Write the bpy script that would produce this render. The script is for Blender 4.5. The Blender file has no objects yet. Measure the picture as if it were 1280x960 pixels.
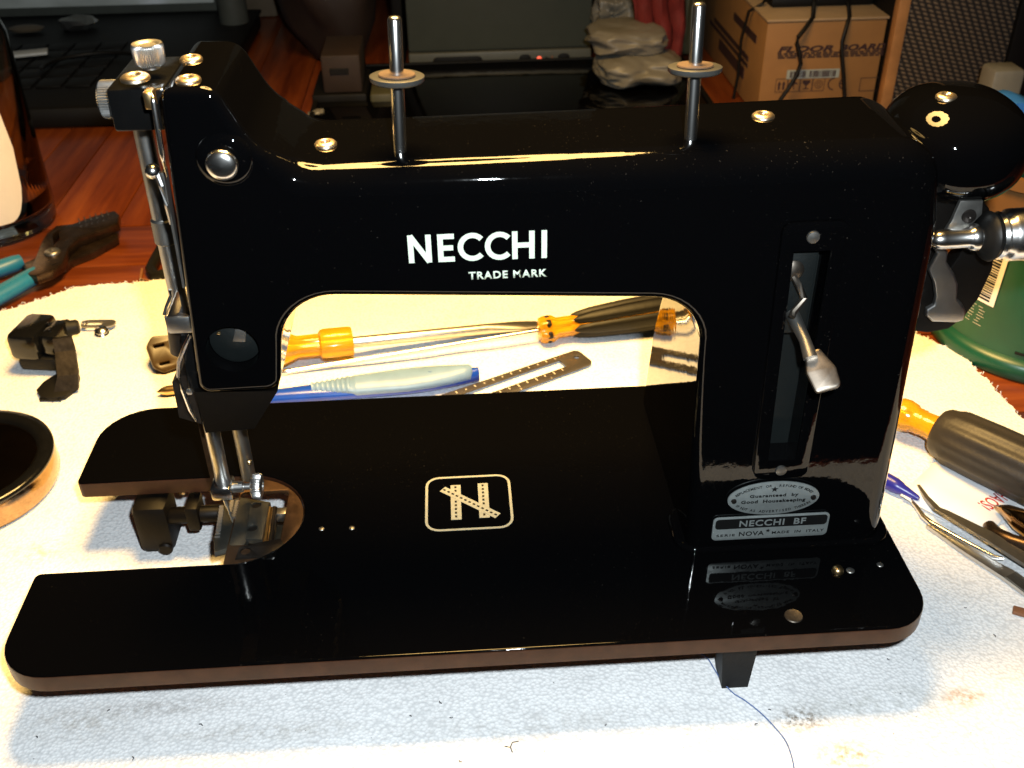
import bpy, bmesh, math, random
from mathutils import Vector, Matrix
PI = math.pi
S = bpy.context.scene
C = S.collection
R = random.Random(7)

# ------------------------------------------------------------------ camera
cam = bpy.data.cameras.new('camera')
cam.sensor_fit = 'HORIZONTAL'; cam.sensor_width = 36.0
cam.lens = 1293.25 / 1280 * 36.0
cam.clip_start = 0.01; cam.clip_end = 50
cam_o = bpy.data.objects.new('camera', cam); C.objects.link(cam_o)
def cam_matrix(loc, pitch, yaw, roll):
    cp, sp, cy, sy = math.cos(pitch), math.sin(pitch), math.cos(yaw), math.sin(yaw)
    f = Vector((-sy*cp, cy*cp, -sp)); r = Vector((cy, sy, 0)); u = r.cross(f)
    r2 = r*math.cos(roll) + u*math.sin(roll); u2 = -r*math.sin(roll) + u*math.cos(roll)
    m = Matrix((r2, u2, -f)).transposed().to_4x4(); m.translation = loc
    return m
CAM = Vector((0.187058684, -0.275729012, 0.310523816))
cam_o.matrix_world = cam_matrix(CAM, 0.592700368, -0.053011767, -0.0160577511)
cam.dof.use_dof = True; cam.dof.focus_distance = 0.42; cam.dof.aperture_fstop = 24.0
S.camera = cam_o

# ------------------------------------------------------------------ world and light
w = bpy.data.worlds.new('World'); S.world = w; w.use_nodes = True
w.node_tree.nodes['Background'].inputs[0].default_value = (0.9, 0.95, 1.0, 1)
w.node_tree.nodes['Background'].inputs[1].default_value = 0.008
S.view_settings.view_transform = 'Standard'; S.view_settings.look = 'None'
S.view_settings.exposure = 0.0; S.view_settings.gamma = 1.0
S.render.engine = 'CYCLES'
S.cycles.max_bounces = 8; S.cycles.glossy_bounces = 5; S.cycles.transmission_bounces = 8
S.cycles.caustics_reflective = False; S.cycles.caustics_refractive = False

# ring shaped work lamp hanging over the table: twelve discs facing down
LAMP = Vector((0.185, 0.215, 0.575)); LAMP_R = 0.100
LAMP_W = 0.58
for k in range(12):
    a = 2*PI*k/12
    l = bpy.data.lights.new('work_lamp', 'AREA'); l.shape = 'DISK'; l.size = 0.088; l.spread = math.radians(112)
    l.energy = LAMP_W; l.color = (1.0, 0.61, 0.19)
    o = bpy.data.objects.new('work_lamp', l); C.objects.link(o)
    o.location = LAMP + Vector((math.cos(a)*LAMP_R, math.sin(a)*LAMP_R, 0))
# the flash of the camera
fl = bpy.data.lights.new('camera_flash', 'POINT'); fl.energy = 13.5; fl.color = (0.86, 0.95, 1.0); fl.shadow_soft_size = 0.007
fo = bpy.data.objects.new('camera_flash', fl); C.objects.link(fo)
fo.location = CAM + Vector((0.026, 0.002, 0.036))

# ------------------------------------------------------------------ materials
def nt(name):
    m = bpy.data.materials.new(name); m.use_nodes = True
    t = m.node_tree
    return m, t, t.nodes['Principled BSDF']
def inp(b, **kw):
    names = dict(color='Base Color', rough='Roughness', metal='Metallic', spec='Specular IOR Level', trans='Transmission Weight', ior='IOR',
                 coat='Coat Weight', coatr='Coat Roughness', sheen='Sheen Weight', sss='Subsurface Weight', emit='Emission Color', estr='Emission Strength', aniso='Anisotropic')
    for k, v in kw.items():
        if k in ('color', 'emit') and len(v) == 3: v = (*v, 1)
        b.inputs[names[k]].default_value = v
def noise(t, scale, detail=4, rough=.55, vec=None):
    n = t.nodes.new('ShaderNodeTexNoise'); n.inputs['Scale'].default_value = scale
    n.inputs['Detail'].default_value = detail; n.inputs['Roughness'].default_value = rough
    if vec is not None: t.links.new(vec, n.inputs['Vector'])
    return n
def objco(t, scale=(1, 1, 1), rot=(0, 0, 0)):
    c = t.nodes.new('ShaderNodeTexCoord'); m = t.nodes.new('ShaderNodeMapping')
    m.inputs['Scale'].default_value = scale; m.inputs['Rotation'].default_value = rot
    t.links.new(c.outputs['Object'], m.inputs['Vector']); return m.outputs[0]
def ramp(t, src, stops):
    r = t.nodes.new('ShaderNodeValToRGB'); e = r.color_ramp.elements
    while len(e) < len(stops): e.new(.5)
    for i, (p, c) in enumerate(stops):
        e[i].position = p; e[i].color = (*c, 1) if not isinstance(c, (int, float)) else (c, c, c, 1)
    t.links.new(src, r.inputs[0]); return r
def bump(t, b, src, strength, dist=0.001):
    n = t.nodes.new('ShaderNodeBump'); n.inputs['Strength'].default_value = strength; n.inputs['Distance'].default_value = dist
    t.links.new(src, n.inputs['Height']); t.links.new(n.outputs[0], b.inputs['Normal']); return n
def mat(name, color, rough=.5, metal=0., var=.12, vscale=60, bmp=0., bscale=400, rvar=.0, **kw):
    """plain material with a little colour, roughness and surface variation"""
    m, t, b = nt(name); inp(b, color=color, rough=rough, metal=metal, **kw)
    v = objco(t)
    n = noise(t, vscale, 5, .6, v)
    lo = tuple(c*(1-var) for c in color); hi = tuple(min(1, c*(1+var)) for c in color)
    r = ramp(t, n.outputs[0], [(.3, lo), (.7, hi)]); t.links.new(r.outputs[0], b.inputs['Base Color'])
    if rvar:
        rr = ramp(t, noise(t, vscale*1.7, 6, .65, v).outputs[0], [(.3, max(0.02, rough-rvar)), (.72, min(1, rough+rvar))])
        t.links.new(rr.outputs[0], b.inputs['Roughness'])
    if bmp: bump(t, b, noise(t, bscale, 3, .5, v).outputs[0], bmp, .0006)
    return m
M = {}
# black stove enamel: glossy, a little dust and orange peel
m, t, b = nt('black_enamel'); inp(b, color=(.0012, .0012, .0014), rough=.05, spec=.28)
v = objco(t); r = ramp(t, noise(t, 45, 6, .7, v).outputs[0], [(.35, .018), (.75, .06)]); t.links.new(r.outputs[0], b.inputs['Roughness'])
dr = ramp(t, noise(t, 1100, 2, .5, v).outputs[0], [(.70, (.0012, .0012, .0014)), (.78, (.034, .029, .024))])
dm = ramp(t, noise(t, 14, 4, .6, v).outputs[0], [(.42, 0.), (.62, 1.)])
dx = t.nodes.new('ShaderNodeMixRGB'); t.links.new(dm.outputs[0], dx.inputs[0]); dx.inputs[1].default_value = (.0012, .0012, .0014, 1); t.links.new(dr.outputs[0], dx.inputs[2])
t.links.new(dx.outputs[0], b.inputs['Base Color'])
ba = t.nodes.new('ShaderNodeMath'); ba.operation = 'MULTIPLY_ADD'; ba.inputs[1].default_value = 6.
t.links.new(noise(t, 55, 2, .5, v).outputs[0], ba.inputs[0]); t.links.new(noise(t, 300, 2, .5, v).outputs[0], ba.inputs[2])
bump(t, b, ba.outputs[0], .045, .0004)
M['enamel'] = m
M['edge_brown'] = mat('worn_brown_edge', (.040, .015, .007), .36, var=.35, vscale=90, rvar=.08, spec=.22)
M['black_metal'] = mat('black_metal', (.004, .004, .004), .16, rvar=.06, vscale=150, bmp=.08)
M['matt_black'] = mat('matt_black', (.0032, .0029, .0026), .6, bmp=.2, spec=.25)
M['slot_black'] = mat('slot_paint', (.0042, .0058, .0058), .5, spec=.3, bmp=.2)
M['chrome'] = mat('chrome', (.78, .77, .75), .22, 1., var=.04, vscale=300)
M['steel'] = mat('steel', (.56, .55, .53), .34, 1., var=.07, vscale=220, rvar=.03)
M['dull_steel'] = mat('dull_steel', (.30, .29, .27), .40, .95, var=.1, vscale=220, rvar=.03)
M['dark_steel'] = mat('dark_steel', (.04, .034, .03), .38, .85, var=.3, vscale=150, rvar=.05, bmp=.1)
M['nickel_screw'] = mat('nickel_screw', (.82, .68, .50), .33, 1., var=.08, vscale=500, rvar=.03)  # warm tint puts the lamp's orange reflection into the nickel colour
M['worn_nickel'] = mat('worn_nickel', (.17, .145, .12), .38, .95, var=.2, vscale=180, rvar=.05)
M['soft_black'] = mat('soft_black', (.0028, .0022, .0018), .5, bmp=.15, spec=.12)
M['throat_steel'] = mat('throat_steel', (.125, .122, .105), .45, .9, var=.15, vscale=200, rvar=.04)
M['brass'] = mat('brass', (.72, .50, .24), .3, 1., var=.15, vscale=300)
M['bronze_wall'] = mat('worn_bronze', (.065, .033, .015), .45, .6, var=.5, vscale=120, rvar=.1)
M['letter_paint'] = mat('cream_letter_paint', (.60, .68, .55), .45, var=.06, vscale=300)
M['emblem_paint'] = mat('worn_gilt_paint', (.34, .33, .24), .45, var=.12, vscale=400)
M['badge_metal'] = mat('badge_metal', (.26, .285, .28), .38, .5, var=.12, vscale=250, rvar=.1)
M['badge_ink'] = mat('badge_ink', (.004, .004, .004), .55, spec=.2)
M['felt'] = mat('disc_felt', (.060, .034, .018), .8, bmp=.5, bscale=900)
M['bakelite_grey'] = mat('grey_disc', (.032, .032, .030), .4)
M['amber'] = mat('amber_acetate', (.95, .42, .015), .16, var=.12, vscale=60, trans=.55, ior=1.47)
M['grip_black'] = mat('black_grip', (.006, .0055, .005), .5, bmp=.2, spec=.25)
M['grip_grey'] = mat('grey_rubber_grip', (.026, .022, .018), .45, var=.15, bmp=.25, spec=.35)
M['brush_blue'] = mat('blue_plastic', (.008, .05, .36), .22)
M['brush_pale'] = mat('pale_teal_rubber', (.135, .225, .37), .4, bmp=.1)
M['ruler'] = mat('ruler_steel', (.075, .066, .058), .38, .5, var=.15)
M['mark'] = mat('ruler_marks', (.5, .45, .36), .5)
M['pen_blue'] = mat('pen_blue', (.022, .022, .26), .3)
M['plier_steel'] = mat('plier_steel', (.085, .056, .038), .30, .9, var=.35, vscale=90, rvar=.06, bmp=.1)
M['polish'] = mat('polished_tool_steel', (.42, .27, .15), .14, 1., var=.3)
M['teal_grip'] = mat('teal_grip', (.012, .15, .27), .4, var=.1)
M['paper'] = mat('paper', (.80, .80, .82), .7, var=.03)
M['red_ink'] = mat('red_ink', (.42, .03, .02), .6)
M['grey_ink'] = mat('grey_ink', (.35, .33, .36), .6)
M['purple_ink'] = mat('purple_ink', (.25, .08, .16), .6)
M['tan_ink'] = mat('tan_ink', (.66, .42, .26), .6)
M['green'] = mat('green_plastic', (.003, .055, .028), .35, var=.22, vscale=25)
M['teal_label'] = mat('teal_label', (.02, .40, .42), .4)
M['label_white'] = mat('label_white', (.74, .68, .60), .5, var=.03)
M['card'] = mat('cardboard', (.27, .135, .042), .7, var=.08, vscale=40, bmp=.1)
M['card_lid'] = mat('cardboard_lid', (.33, .23, .13), .7, var=.08)
M['card_ink'] = mat('box_print', (.035, .012, .012), .7)
M['card_grey'] = mat('box_sticker', (.30, .34, .32), .6)
M['white_plastic'] = mat('white_plastic', (.62, .62, .58), .4)
M['screen_grey'] = mat('monitor_grey', (.050, .057, .046), .55, var=.06)
M['bezel_grey'] = mat('bezel_grey', (.085, .088, .072), .5)
M['bag'] = mat('white_bag', (.165, .155, .13), .45, var=.1, vscale=20)
M['red_cloth'] = mat('red_cloth', (.15, .012, .010), .8, var=.2, bmp=.4)
M['speaker_wood'] = mat('speaker_wood', (.42, .20, .07), .45, var=.25, vscale=30)
M['olive'] = mat('olive_plastic', (.06, .058, .03), .6)
M['brown_card'] = mat('brown_card', (.020, .010, .006), .7)
M['beige'] = mat('beige_card', (.14, .10, .06), .6)
M['grey_plastic'] = mat('grey_cup', (.20, .19, .155), .5)
M['sky_blue'] = mat('bright_blue_plastic', (.04, .20, .62), .35)
M['rust'] = mat('rust_brown', (.22, .09, .04), .6)
M['plug_brown'] = mat('brown_bakelite', (.040, .022, .006), .4, var=.15)
M['thread'] = mat('blue_thread', (.10, .16, .35), .8)
M['lint'] = mat('lint', (.05, .045, .05), .9)
m, t, b = nt('jar_glass'); inp(b, color=(.86, .95, .92), rough=.02, trans=1., ior=1.45); M['glass'] = m
m, t, b = nt('smoked_glass'); inp(b, color=(.30, .14, .05), rough=.15, trans=.4, ior=1.4); M['smoked'] = m
m, t, b = nt('led'); inp(b, color=(.5, .02, .01), rough=.3, emit=(1, .12, .05), estr=1.6); M['led'] = m
# screen: pale reflections painted into its colour, with a glow added to brighten it
m, t, b = nt('laptop_screen'); inp(b, rough=.25)
r = ramp(t, noise(t, 9, 3, .5, objco(t, (1, 1, 2))).outputs[0], [(.3, (.10, .11, .10)), (.6, (.20, .215, .20)), (.75, (.32, .34, .36))])
t.links.new(r.outputs[0], b.inputs['Base Color']); t.links.new(r.outputs[0], b.inputs['Emission Color']); b.inputs['Emission Strength'].default_value = .35; M['screen'] = m
# woven grille cloth
m, t, b = nt('grille_cloth'); inp(b, rough=.85)
v = objco(t, (1, 1, 1), (0, math.radians(28), 0))
w1 = t.nodes.new('ShaderNodeTexWave'); w1.bands_direction = 'X'; w1.inputs['Scale'].default_value = 55; w1.inputs['Distortion'].default_value = .4; t.links.new(v, w1.inputs[0])
w2 = t.nodes.new('ShaderNodeTexWave'); w2.bands_direction = 'Z'; w2.inputs['Scale'].default_value = 85; w2.inputs['Distortion'].default_value = .6
t.links.new(objco(t, (1, 1, 1), (0, math.radians(-12), 0)), w2.inputs[0])
mm = t.nodes.new('ShaderNodeMath'); mm.operation = 'MULTIPLY'; t.links.new(w1.outputs['Fac'], mm.inputs[0]); t.links.new(w2.outputs['Fac'], mm.inputs[1])
r = ramp(t, mm.outputs[0], [(.05, (.012, .010, .009)), (.6, (.17, .12, .075))]); t.links.new(r.outputs[0], b.inputs['Base Color'])
bump(t, b, mm.outputs[0], .6, .001); M['grille'] = m
# stained pine / cherry planks, grain along each plank's own x
m, t, b = nt('red_wood'); inp(b, rough=.32)
v = objco(t, (2.2, 26, 26)); oi = t.nodes.new('ShaderNodeObjectInfo')
av = t.nodes.new('ShaderNodeVectorMath'); av.operation = 'ADD'
cm = t.nodes.new('ShaderNodeCombineXYZ'); ml = t.nodes.new('ShaderNodeMath'); ml.operation = 'MULTIPLY'; ml.inputs[1].default_value = 37.
t.links.new(oi.outputs['Random'], ml.inputs[0]); t.links.new(ml.outputs[0], cm.inputs[0]); t.links.new(ml.outputs[0], cm.inputs[1])
t.links.new(v, av.inputs[0]); t.links.new(cm.outputs[0], av.inputs[1])
n1 = noise(t, 2.2, 8, .62, av.outputs[0])
r = ramp(t, n1.outputs[0], [(.25, (.05, .008, .002)), (.5, (.145, .030, .0065)), (.72, (.25, .062, .012))])
hs = t.nodes.new('ShaderNodeHueSaturation'); rr = t.nodes.new('ShaderNodeMapRange'); rr.inputs[3].default_value = .65; rr.inputs[4].default_value = 1.3
t.links.new(oi.outputs['Random'], rr.inputs[0]); t.links.new(rr.outputs[0], hs.inputs['Value']); t.links.new(r.outputs[0], hs.inputs['Color'])
t.links.new(hs.outputs[0], b.inputs['Base Color']); bump(t, b, n1.outputs[0], .15, .0006)
M['wood'] = m
# terry towel: loops as fine relief, a few oil and rust stains of their own
m, t, b = nt('terry_towel'); inp(b, rough=.95, sheen=.25)
v = objco(t)
vo = t.nodes.new('ShaderNodeTexVoronoi'); vo.inputs['Scale'].default_value = 640; t.links.new(v, vo.inputs['Vector'])
vd = noise(t, 140, 4, .6, v)
sm = t.nodes.new('ShaderNodeMath'); sm.operation = 'ADD'; t.links.new(vo.outputs['Distance'], sm.inputs[0]); t.links.new(vd.outputs[0], sm.inputs[1])
bump(t, b, sm.outputs[0], .5, .0006)
base = ramp(t, noise(t, 30, 5, .6, v).outputs[0], [(.3, (.80, .80, .80)), (.7, (.90, .90, .90))])
ck = ramp(t, vo.outputs['Distance'], [(.0, (1, 1, 1)), (.45, (.97, .97, .97)), (.75, (.80, .805, .81))])
mx = t.nodes.new('ShaderNodeMixRGB'); mx.blend_type = 'MULTIPLY'; mx.inputs[0].default_value = 1
t.links.new(base.outputs[0], mx.inputs[1]); t.links.new(ck.outputs[0], mx.inputs[2]); col = mx.outputs[0]
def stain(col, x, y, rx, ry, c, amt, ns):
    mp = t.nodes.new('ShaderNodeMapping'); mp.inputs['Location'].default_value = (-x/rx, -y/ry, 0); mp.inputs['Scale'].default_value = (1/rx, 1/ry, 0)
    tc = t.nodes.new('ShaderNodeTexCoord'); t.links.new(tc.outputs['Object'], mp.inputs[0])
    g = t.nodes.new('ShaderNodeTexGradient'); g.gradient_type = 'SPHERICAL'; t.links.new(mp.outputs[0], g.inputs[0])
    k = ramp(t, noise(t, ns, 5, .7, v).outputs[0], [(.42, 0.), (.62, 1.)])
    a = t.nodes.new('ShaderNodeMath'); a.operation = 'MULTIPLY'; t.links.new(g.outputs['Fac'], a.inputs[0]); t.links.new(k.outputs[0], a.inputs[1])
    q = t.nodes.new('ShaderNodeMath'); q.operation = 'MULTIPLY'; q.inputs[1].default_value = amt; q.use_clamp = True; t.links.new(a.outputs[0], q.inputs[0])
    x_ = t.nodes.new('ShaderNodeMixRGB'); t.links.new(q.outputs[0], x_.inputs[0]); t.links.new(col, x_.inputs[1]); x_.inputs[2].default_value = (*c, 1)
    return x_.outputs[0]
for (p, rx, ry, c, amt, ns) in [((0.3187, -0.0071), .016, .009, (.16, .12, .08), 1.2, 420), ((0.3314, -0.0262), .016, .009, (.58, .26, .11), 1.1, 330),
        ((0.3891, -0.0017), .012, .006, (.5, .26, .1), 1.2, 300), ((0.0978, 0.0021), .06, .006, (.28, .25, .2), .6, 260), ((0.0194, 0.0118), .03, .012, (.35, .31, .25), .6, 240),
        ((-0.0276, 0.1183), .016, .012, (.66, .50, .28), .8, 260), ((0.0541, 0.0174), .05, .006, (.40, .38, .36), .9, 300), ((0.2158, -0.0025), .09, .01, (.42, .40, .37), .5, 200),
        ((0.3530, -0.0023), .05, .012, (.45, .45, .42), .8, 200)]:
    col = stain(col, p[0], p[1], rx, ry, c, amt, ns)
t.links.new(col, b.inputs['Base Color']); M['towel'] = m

# ------------------------------------------------------------------ mesh helpers
def frame(o, x, z):
    """matrix at o with local x along x and local z as near z as possible"""
    x = Vector(x).normalized(); z = Vector(z); y = z.cross(x).normalized(); z = x.cross(y)
    mm = Matrix((x, y, z)).transposed().to_4x4(); mm.translation = Vector(o); return mm
def fr_axis(o, z, x=(1, 0, 0)):
    z = Vector(z).normalized(); x = Vector(x)
    if abs(z.dot(x.normalized())) > .95: x = Vector((0, 1, 0))
    y = z.cross(x).normalized(); x = y.cross(z)
    mm = Matrix((x, y, z)).transposed().to_4x4(); mm.translation = Vector(o); return mm
FRONT = lambda o: frame(o, (1, 0, 0), (0, -1, 0))          # local x right, y up, z towards the front
class MB:
    def __init__(s): s.v = []; s.f = []
    def add(s, vs, fs, mx=None):
        n = len(s.v)
        s.v += [tuple(mx @ Vector(p)) if mx else tuple(p) for p in vs]; s.f += [[i+n for i in f] for f in fs]; return s
    def mesh(s, me, mx=None):
        return s.add([v.co for v in me.vertices], [list(p.vertices) for p in me.polygons], mx)
    def rings(s, rs, mx=None, closed=True, caps=(True, True)):
        n = len(rs[0]); vs = [p for r in rs for p in r]; fs = []
        for k in range(len(rs)-1):
            for i in range(n if closed else n-1):
                j = (i+1) % n; fs.append([k*n+i, k*n+j, (k+1)*n+j, (k+1)*n+i])
        if caps[0]: fs.append(list(range(n))[::-1])
        if caps[1]: fs.append([(len(rs)-1)*n+i for i in range(n)])
        return s.add(vs, fs, mx)
    def lathe(s, prof, mx=None, n=24, gear=0, geard=0.):
        """prof: (r, z) along local z; gear: knurl teeth cut geard deep into rows with a third value of 1"""
        if gear: n = gear*2
        rs = []
        for p in prof:
            r, z = p[0], p[1]; g = len(p) > 2 and p[2]
            rs.append([((r - (geard if g and i % 2 else 0))*math.cos(2*PI*i/n), (r - (geard if g and i % 2 else 0))*math.sin(2*PI*i/n), z) for i in range(n)])
        return s.rings(rs, mx)
    def cyl(s, a, b, r0, r1=None, n=20, bev=0.):
        a, b = Vector(a), Vector(b); L = (b-a).length; r1 = r0 if r1 is None else r1
        pr = [(r0-bev, 0), (r0, bev), (r1, L-bev), (r1-bev, L)] if bev else [(r0, 0), (r1, L)]
        return s.lathe(pr, fr_axis(a, b-a), n)
    def box(s, lo, hi, bev=0., mx=None):
        bm = bmesh.new(); bmesh.ops.create_cube(bm, size=1)
        for v in bm.verts: v.co = Vector([lo[i] + (v.co[i]+.5)*(hi[i]-lo[i]) for i in range(3)])
        if bev: bmesh.ops.bevel(bm, geom=bm.edges[:], offset=bev, segments=2, profile=.5, affect='EDGES')
        bm.verts.index_update()
        s.add([v.co for v in bm.verts], [[v.index for v in f.verts] for f in bm.faces], mx); bm.free(); return s
    def tube(s, pts, rad, n=10, flat=None, up=(0, 0, 1)):
        """tube along pts; rad a number or list; flat (w, h) gives a strap section instead"""
        pts = [Vector(p) for p in pts]; rs = []
        for i, p in enumerate(pts):
            d = (pts[min(i+1, len(pts)-1)] - pts[max(i-1, 0)]).normalized(); u = Vector(up)
            x = d.cross(u).normalized(); y = x.cross(d)
            r = rad[i] if isinstance(rad, (list, tuple)) else rad
            if flat: w_, h_ = flat; sec = [(w_/2, h_/2), (-w_/2, h_/2), (-w_/2, -h_/2), (w_/2, -h_/2)]
            else: sec = [(r*math.cos(2*PI*k/n), r*math.sin(2*PI*k/n)) for k in range(n)]
            rs.append([p + x*a + y*b_ for a, b_ in sec])
        return s.rings(rs)
    def build(s, name, m, parent=None, smooth=35, label=None):
        me = bpy.data.meshes.new(name); me.from_pydata(s.v, [], s.f); me.validate()
        bm = bmesh.new(); bm.from_mesh(me); bmesh.ops.remove_doubles(bm, verts=bm.verts[:], dist=1e-7); bmesh.ops.recalc_face_normals(bm, faces=bm.faces[:]); bm.to_mesh(me); bm.free()
        return link(name, me, m, parent, smooth, label)
def link(name, me, m, parent=None, smooth=35, label=None):
    if smooth:
        me.polygons.foreach_set('use_smooth', [True]*len(me.polygons)); me.set_sharp_from_angle(angle=math.radians(smooth))
    if m is not None: me.materials.clear(); me.materials.append(M[m])
    o = bpy.data.objects.new(name, me); C.objects.link(o)
    if parent is not None:
        o.parent = parent; o.matrix_parent_inverse = parent.matrix_basis.inverted()
    if label: o['label'] = label
    return o
def thing(name, label, cat, loc=(0, 0, 0), group=None):
    o = bpy.data.objects.new(name, None); C.objects.link(o); o.location = loc; o.empty_display_size = .01
    o['label'] = label; o['category'] = cat
    if group: o['group'] = group
    return o
def tag(o, label, cat, group=None, kind=None):
    o['label'] = label; o['category'] = cat
    if group: o['group'] = group
    if kind: o['kind'] = kind
    return o
def copy_tree(o, mx, parent=None):
    c = o.copy(); C.objects.link(c)
    if parent is not None: c.parent = parent
    if mx is not None: c.matrix_basis = mx @ c.matrix_basis
    for ch in o.children: copy_tree(ch, None, c)
    return c
def plate(loops, thick, bev=0., mx=None, res=1):
    """mesh of a flat plate with holes: loops of 2D points, local z from 0 to thick"""
    cu = bpy.data.curves.new('plate', 'CURVE'); cu.dimensions = '2D'; cu.fill_mode = 'BOTH'
    cu.extrude = max(thick/2 - bev, 1e-6); cu.bevel_depth = bev; cu.bevel_resolution = res; cu.offset = -bev
    for lp in loops:
        sp = cu.splines.new('POLY'); sp.points.add(len(lp)-1); sp.use_cyclic_u = True
        for i, p in enumerate(lp): sp.points[i].co = (p[0], p[1], 0, 1)
    o = bpy.data.objects.new('plate', cu); C.objects.link(o)
    dg = bpy.context.evaluated_depsgraph_get(); me = bpy.data.meshes.new_from_object(o.evaluated_get(dg))
    bpy.data.objects.remove(o); bpy.data.curves.remove(cu)
    me.transform((mx or Matrix()) @ Matrix.Translation((0, 0, thick/2))); return me
def weld(me, d=1e-6):
    bm = bmesh.new(); bm.from_mesh(me); bmesh.ops.remove_doubles(bm, verts=bm.verts[:], dist=d); bmesh.ops.recalc_face_normals(bm, faces=bm.faces[:]); bm.to_mesh(me); bm.free(); return me
def text(s, w_=None, h_=None, thick=.0003, off=0., space=1., shear=0., mx=None, centre=True):
    cu = bpy.data.curves.new('text', 'FONT'); cu.body = s; cu.size = 1; cu.offset = off; cu.space_character = space; cu.shear = shear; cu.resolution_u = 3
    o = bpy.data.objects.new('text', cu); C.objects.link(o)
    dg = bpy.context.evaluated_depsgraph_get(); me = bpy.data.meshes.new_from_object(o.evaluated_get(dg))
    bpy.data.objects.remove(o); bpy.data.curves.remove(cu)
    xs = [v.co.x for v in me.vertices]; ys = [v.co.y for v in me.vertices]
    x0, x1, y0, y1 = min(xs), max(xs), min(ys), max(ys)
    sx = w_/(x1-x0) if w_ else None; sy = h_/(y1-y0) if h_ else None
    sx = sx or sy; sy = sy or sx
    for v in me.vertices:
        v.co = ((v.co.x-(x0+x1)/2)*sx if centre else (v.co.x-x0)*sx, (v.co.y-(y0+y1)/2)*sy if centre else (v.co.y-y0)*sy, 0)
    bm = bmesh.new(); bm.from_mesh(me)
    if thick:
        g = bmesh.ops.extrude_face_region(bm, geom=bm.faces[:])
        bmesh.ops.translate(bm, verts=[e for e in g['geom'] if isinstance(e, bmesh.types.BMVert)], vec=(0, 0, thick))
        bmesh.ops.recalc_face_normals(bm, faces=bm.faces[:])
    bm.to_mesh(me); bm.free()
    if mx: me.transform(mx)
    return me
def fillet(pts, n=7):
    """pts: (x, y, radius) corners of a closed outline, rounded; extra values are carried along"""
    out = []; N = len(pts)
    for i, p in enumerate(pts):
        a, b, c = Vector(pts[i-1][:2]), Vector(p[:2]), Vector(pts[(i+1) % N][:2]); r = p[2]; ex = p[3:]
        if r <= 0: out.append((b.x, b.y, *ex)); continue
        u, v_ = (a-b).normalized(), (c-b).normalized(); h = math.acos(max(-1, min(1, u.dot(v_))))/2
        d = min(r/math.tan(h), .49*min((a-b).length, (c-b).length)); rr = d*math.tan(h)
        ctr = b + (u+v_).normalized()*(rr/math.sin(h)); p0, p1 = b+u*d, b+v_*d
        a0 = math.atan2(*(p0-ctr).yx); a1 = math.atan2(*(p1-ctr).yx); da = (a1-a0+PI) % (2*PI) - PI
        for k in range(n+1):
            q = a0+da*k/n; out.append((ctr.x+rr*math.cos(q), ctr.y+rr*math.sin(q), *ex))
    return out
def circ(x, y, r, n=24, ry=None): return [(x+r*math.cos(2*PI*k/n), y+(ry or r)*math.sin(2*PI*k/n)) for k in range(n)]
def rrect(x0, y0, x1, y1, r, n=5): return [p[:2] for p in fillet([(x0, y0, r), (x1, y0, r), (x1, y1, r), (x0, y1, r)], n)]
def xz(ps): return [(p[0], p[2]) for p in ps]
# ------------------------------------------------------------------ the table and the towel
TZ, WZ = -0.043, -0.046
table = bpy.data.objects.new('table_top', None); C.objects.link(table); table['kind'] = 'structure'
def plank(x0, x1, y0, y1):
    L, W_ = x1-x0, y1-y0; along_y = W_ > L
    if along_y: mx = Matrix.Translation(((x0+x1)/2, (y0+y1)/2, WZ)) @ Matrix.Rotation(PI/2, 4, 'Z'); L, W_ = W_, L
    else: mx = Matrix.Translation(((x0+x1)/2, (y0+y1)/2, WZ))
    o = MB().box((-L/2+.0004, -W_/2+.0004, -.03), (L/2-.0004, W_/2-.0004, R.uniform(-.0004, 0)), .0012).build('plank', 'wood', table)
    o.matrix_basis = mx; return o
x = -.95
while x < 1.5:
    w_ = R.choice([.042, .05, .06]); plank(x, x+w_, .507, 1.9); x += w_
for y0, y1 in ((-.072, .02), (.02, .11), (.11, .2), (.2, .29), (.29, .365), (.365, .437), (.437, .507)):
    plank(-.95, 1.5, y0, y1)
floor = MB().box((-3, -3, -.80), (4, 5, -.78)).build('floor', 'matt_black', None); floor['kind'] = 'structure'
bw = MB().box((-3, 2.6, -.78), (4, 2.64, 2)).build('back_wall', 'brown_card', None); bw['kind'] = 'structure'

# towel: one sheet with soft creases, a fuzzy hem
edge = [(-.62, .345), (-.30, .352), (-.1325, .3663), (-.088, .400), (-.03, .4045), (.12, .408), (.30, .405), (.415, .395), (.4697, .3043), (.5004, .2615),
        (.5060, .1836), (.545, .06), (.57, -.055), (.30, -.068), (.05, -.062), (-.25, -.070), (-.62, -.075)]
def densify(ps, d):
    out = []
    for i, p in enumerate(ps):
        a, b = Vector(p), Vector(ps[(i+1) % len(ps)]); n = max(1, int((b-a).length/d))
        out += [a.lerp(b, k/n) for k in range(n)]
    return out
E2 = densify(edge, .0022)
E2 = [p + Vector((R.gauss(0, .0007), R.gauss(0, .0007))) for p in E2]
from mathutils.geometry import delaunay_2d_cdt
from mathutils.bvhtree import BVHTree
from mathutils import noise as NZ
def tz(x, y):
    h = .0011*NZ.noise(Vector((x*9, y*14, 0))) + .0008*NZ.noise(Vector((x*30, y*45, 3)))
    h += .0012*math.exp(-((y-(-.012+.05*(x-.15)))/.006)**2)*max(0, NZ.noise(Vector((x*12, 1, 7)))+.3)
    return h
inner = []
gx, gy = -.61, 0
while gx < .56:
    gy = -.06
    while gy < .4:
        inner.append(Vector((gx+R.uniform(-.001, .001), gy+R.uniform(-.001, .001)))); gy += .006
    gx += .006
vs, es, fs, *_ = delaunay_2d_cdt(E2+inner, [], [list(range(len(E2)))], 1, 1e-6)
bmt = bmesh.new()
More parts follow.
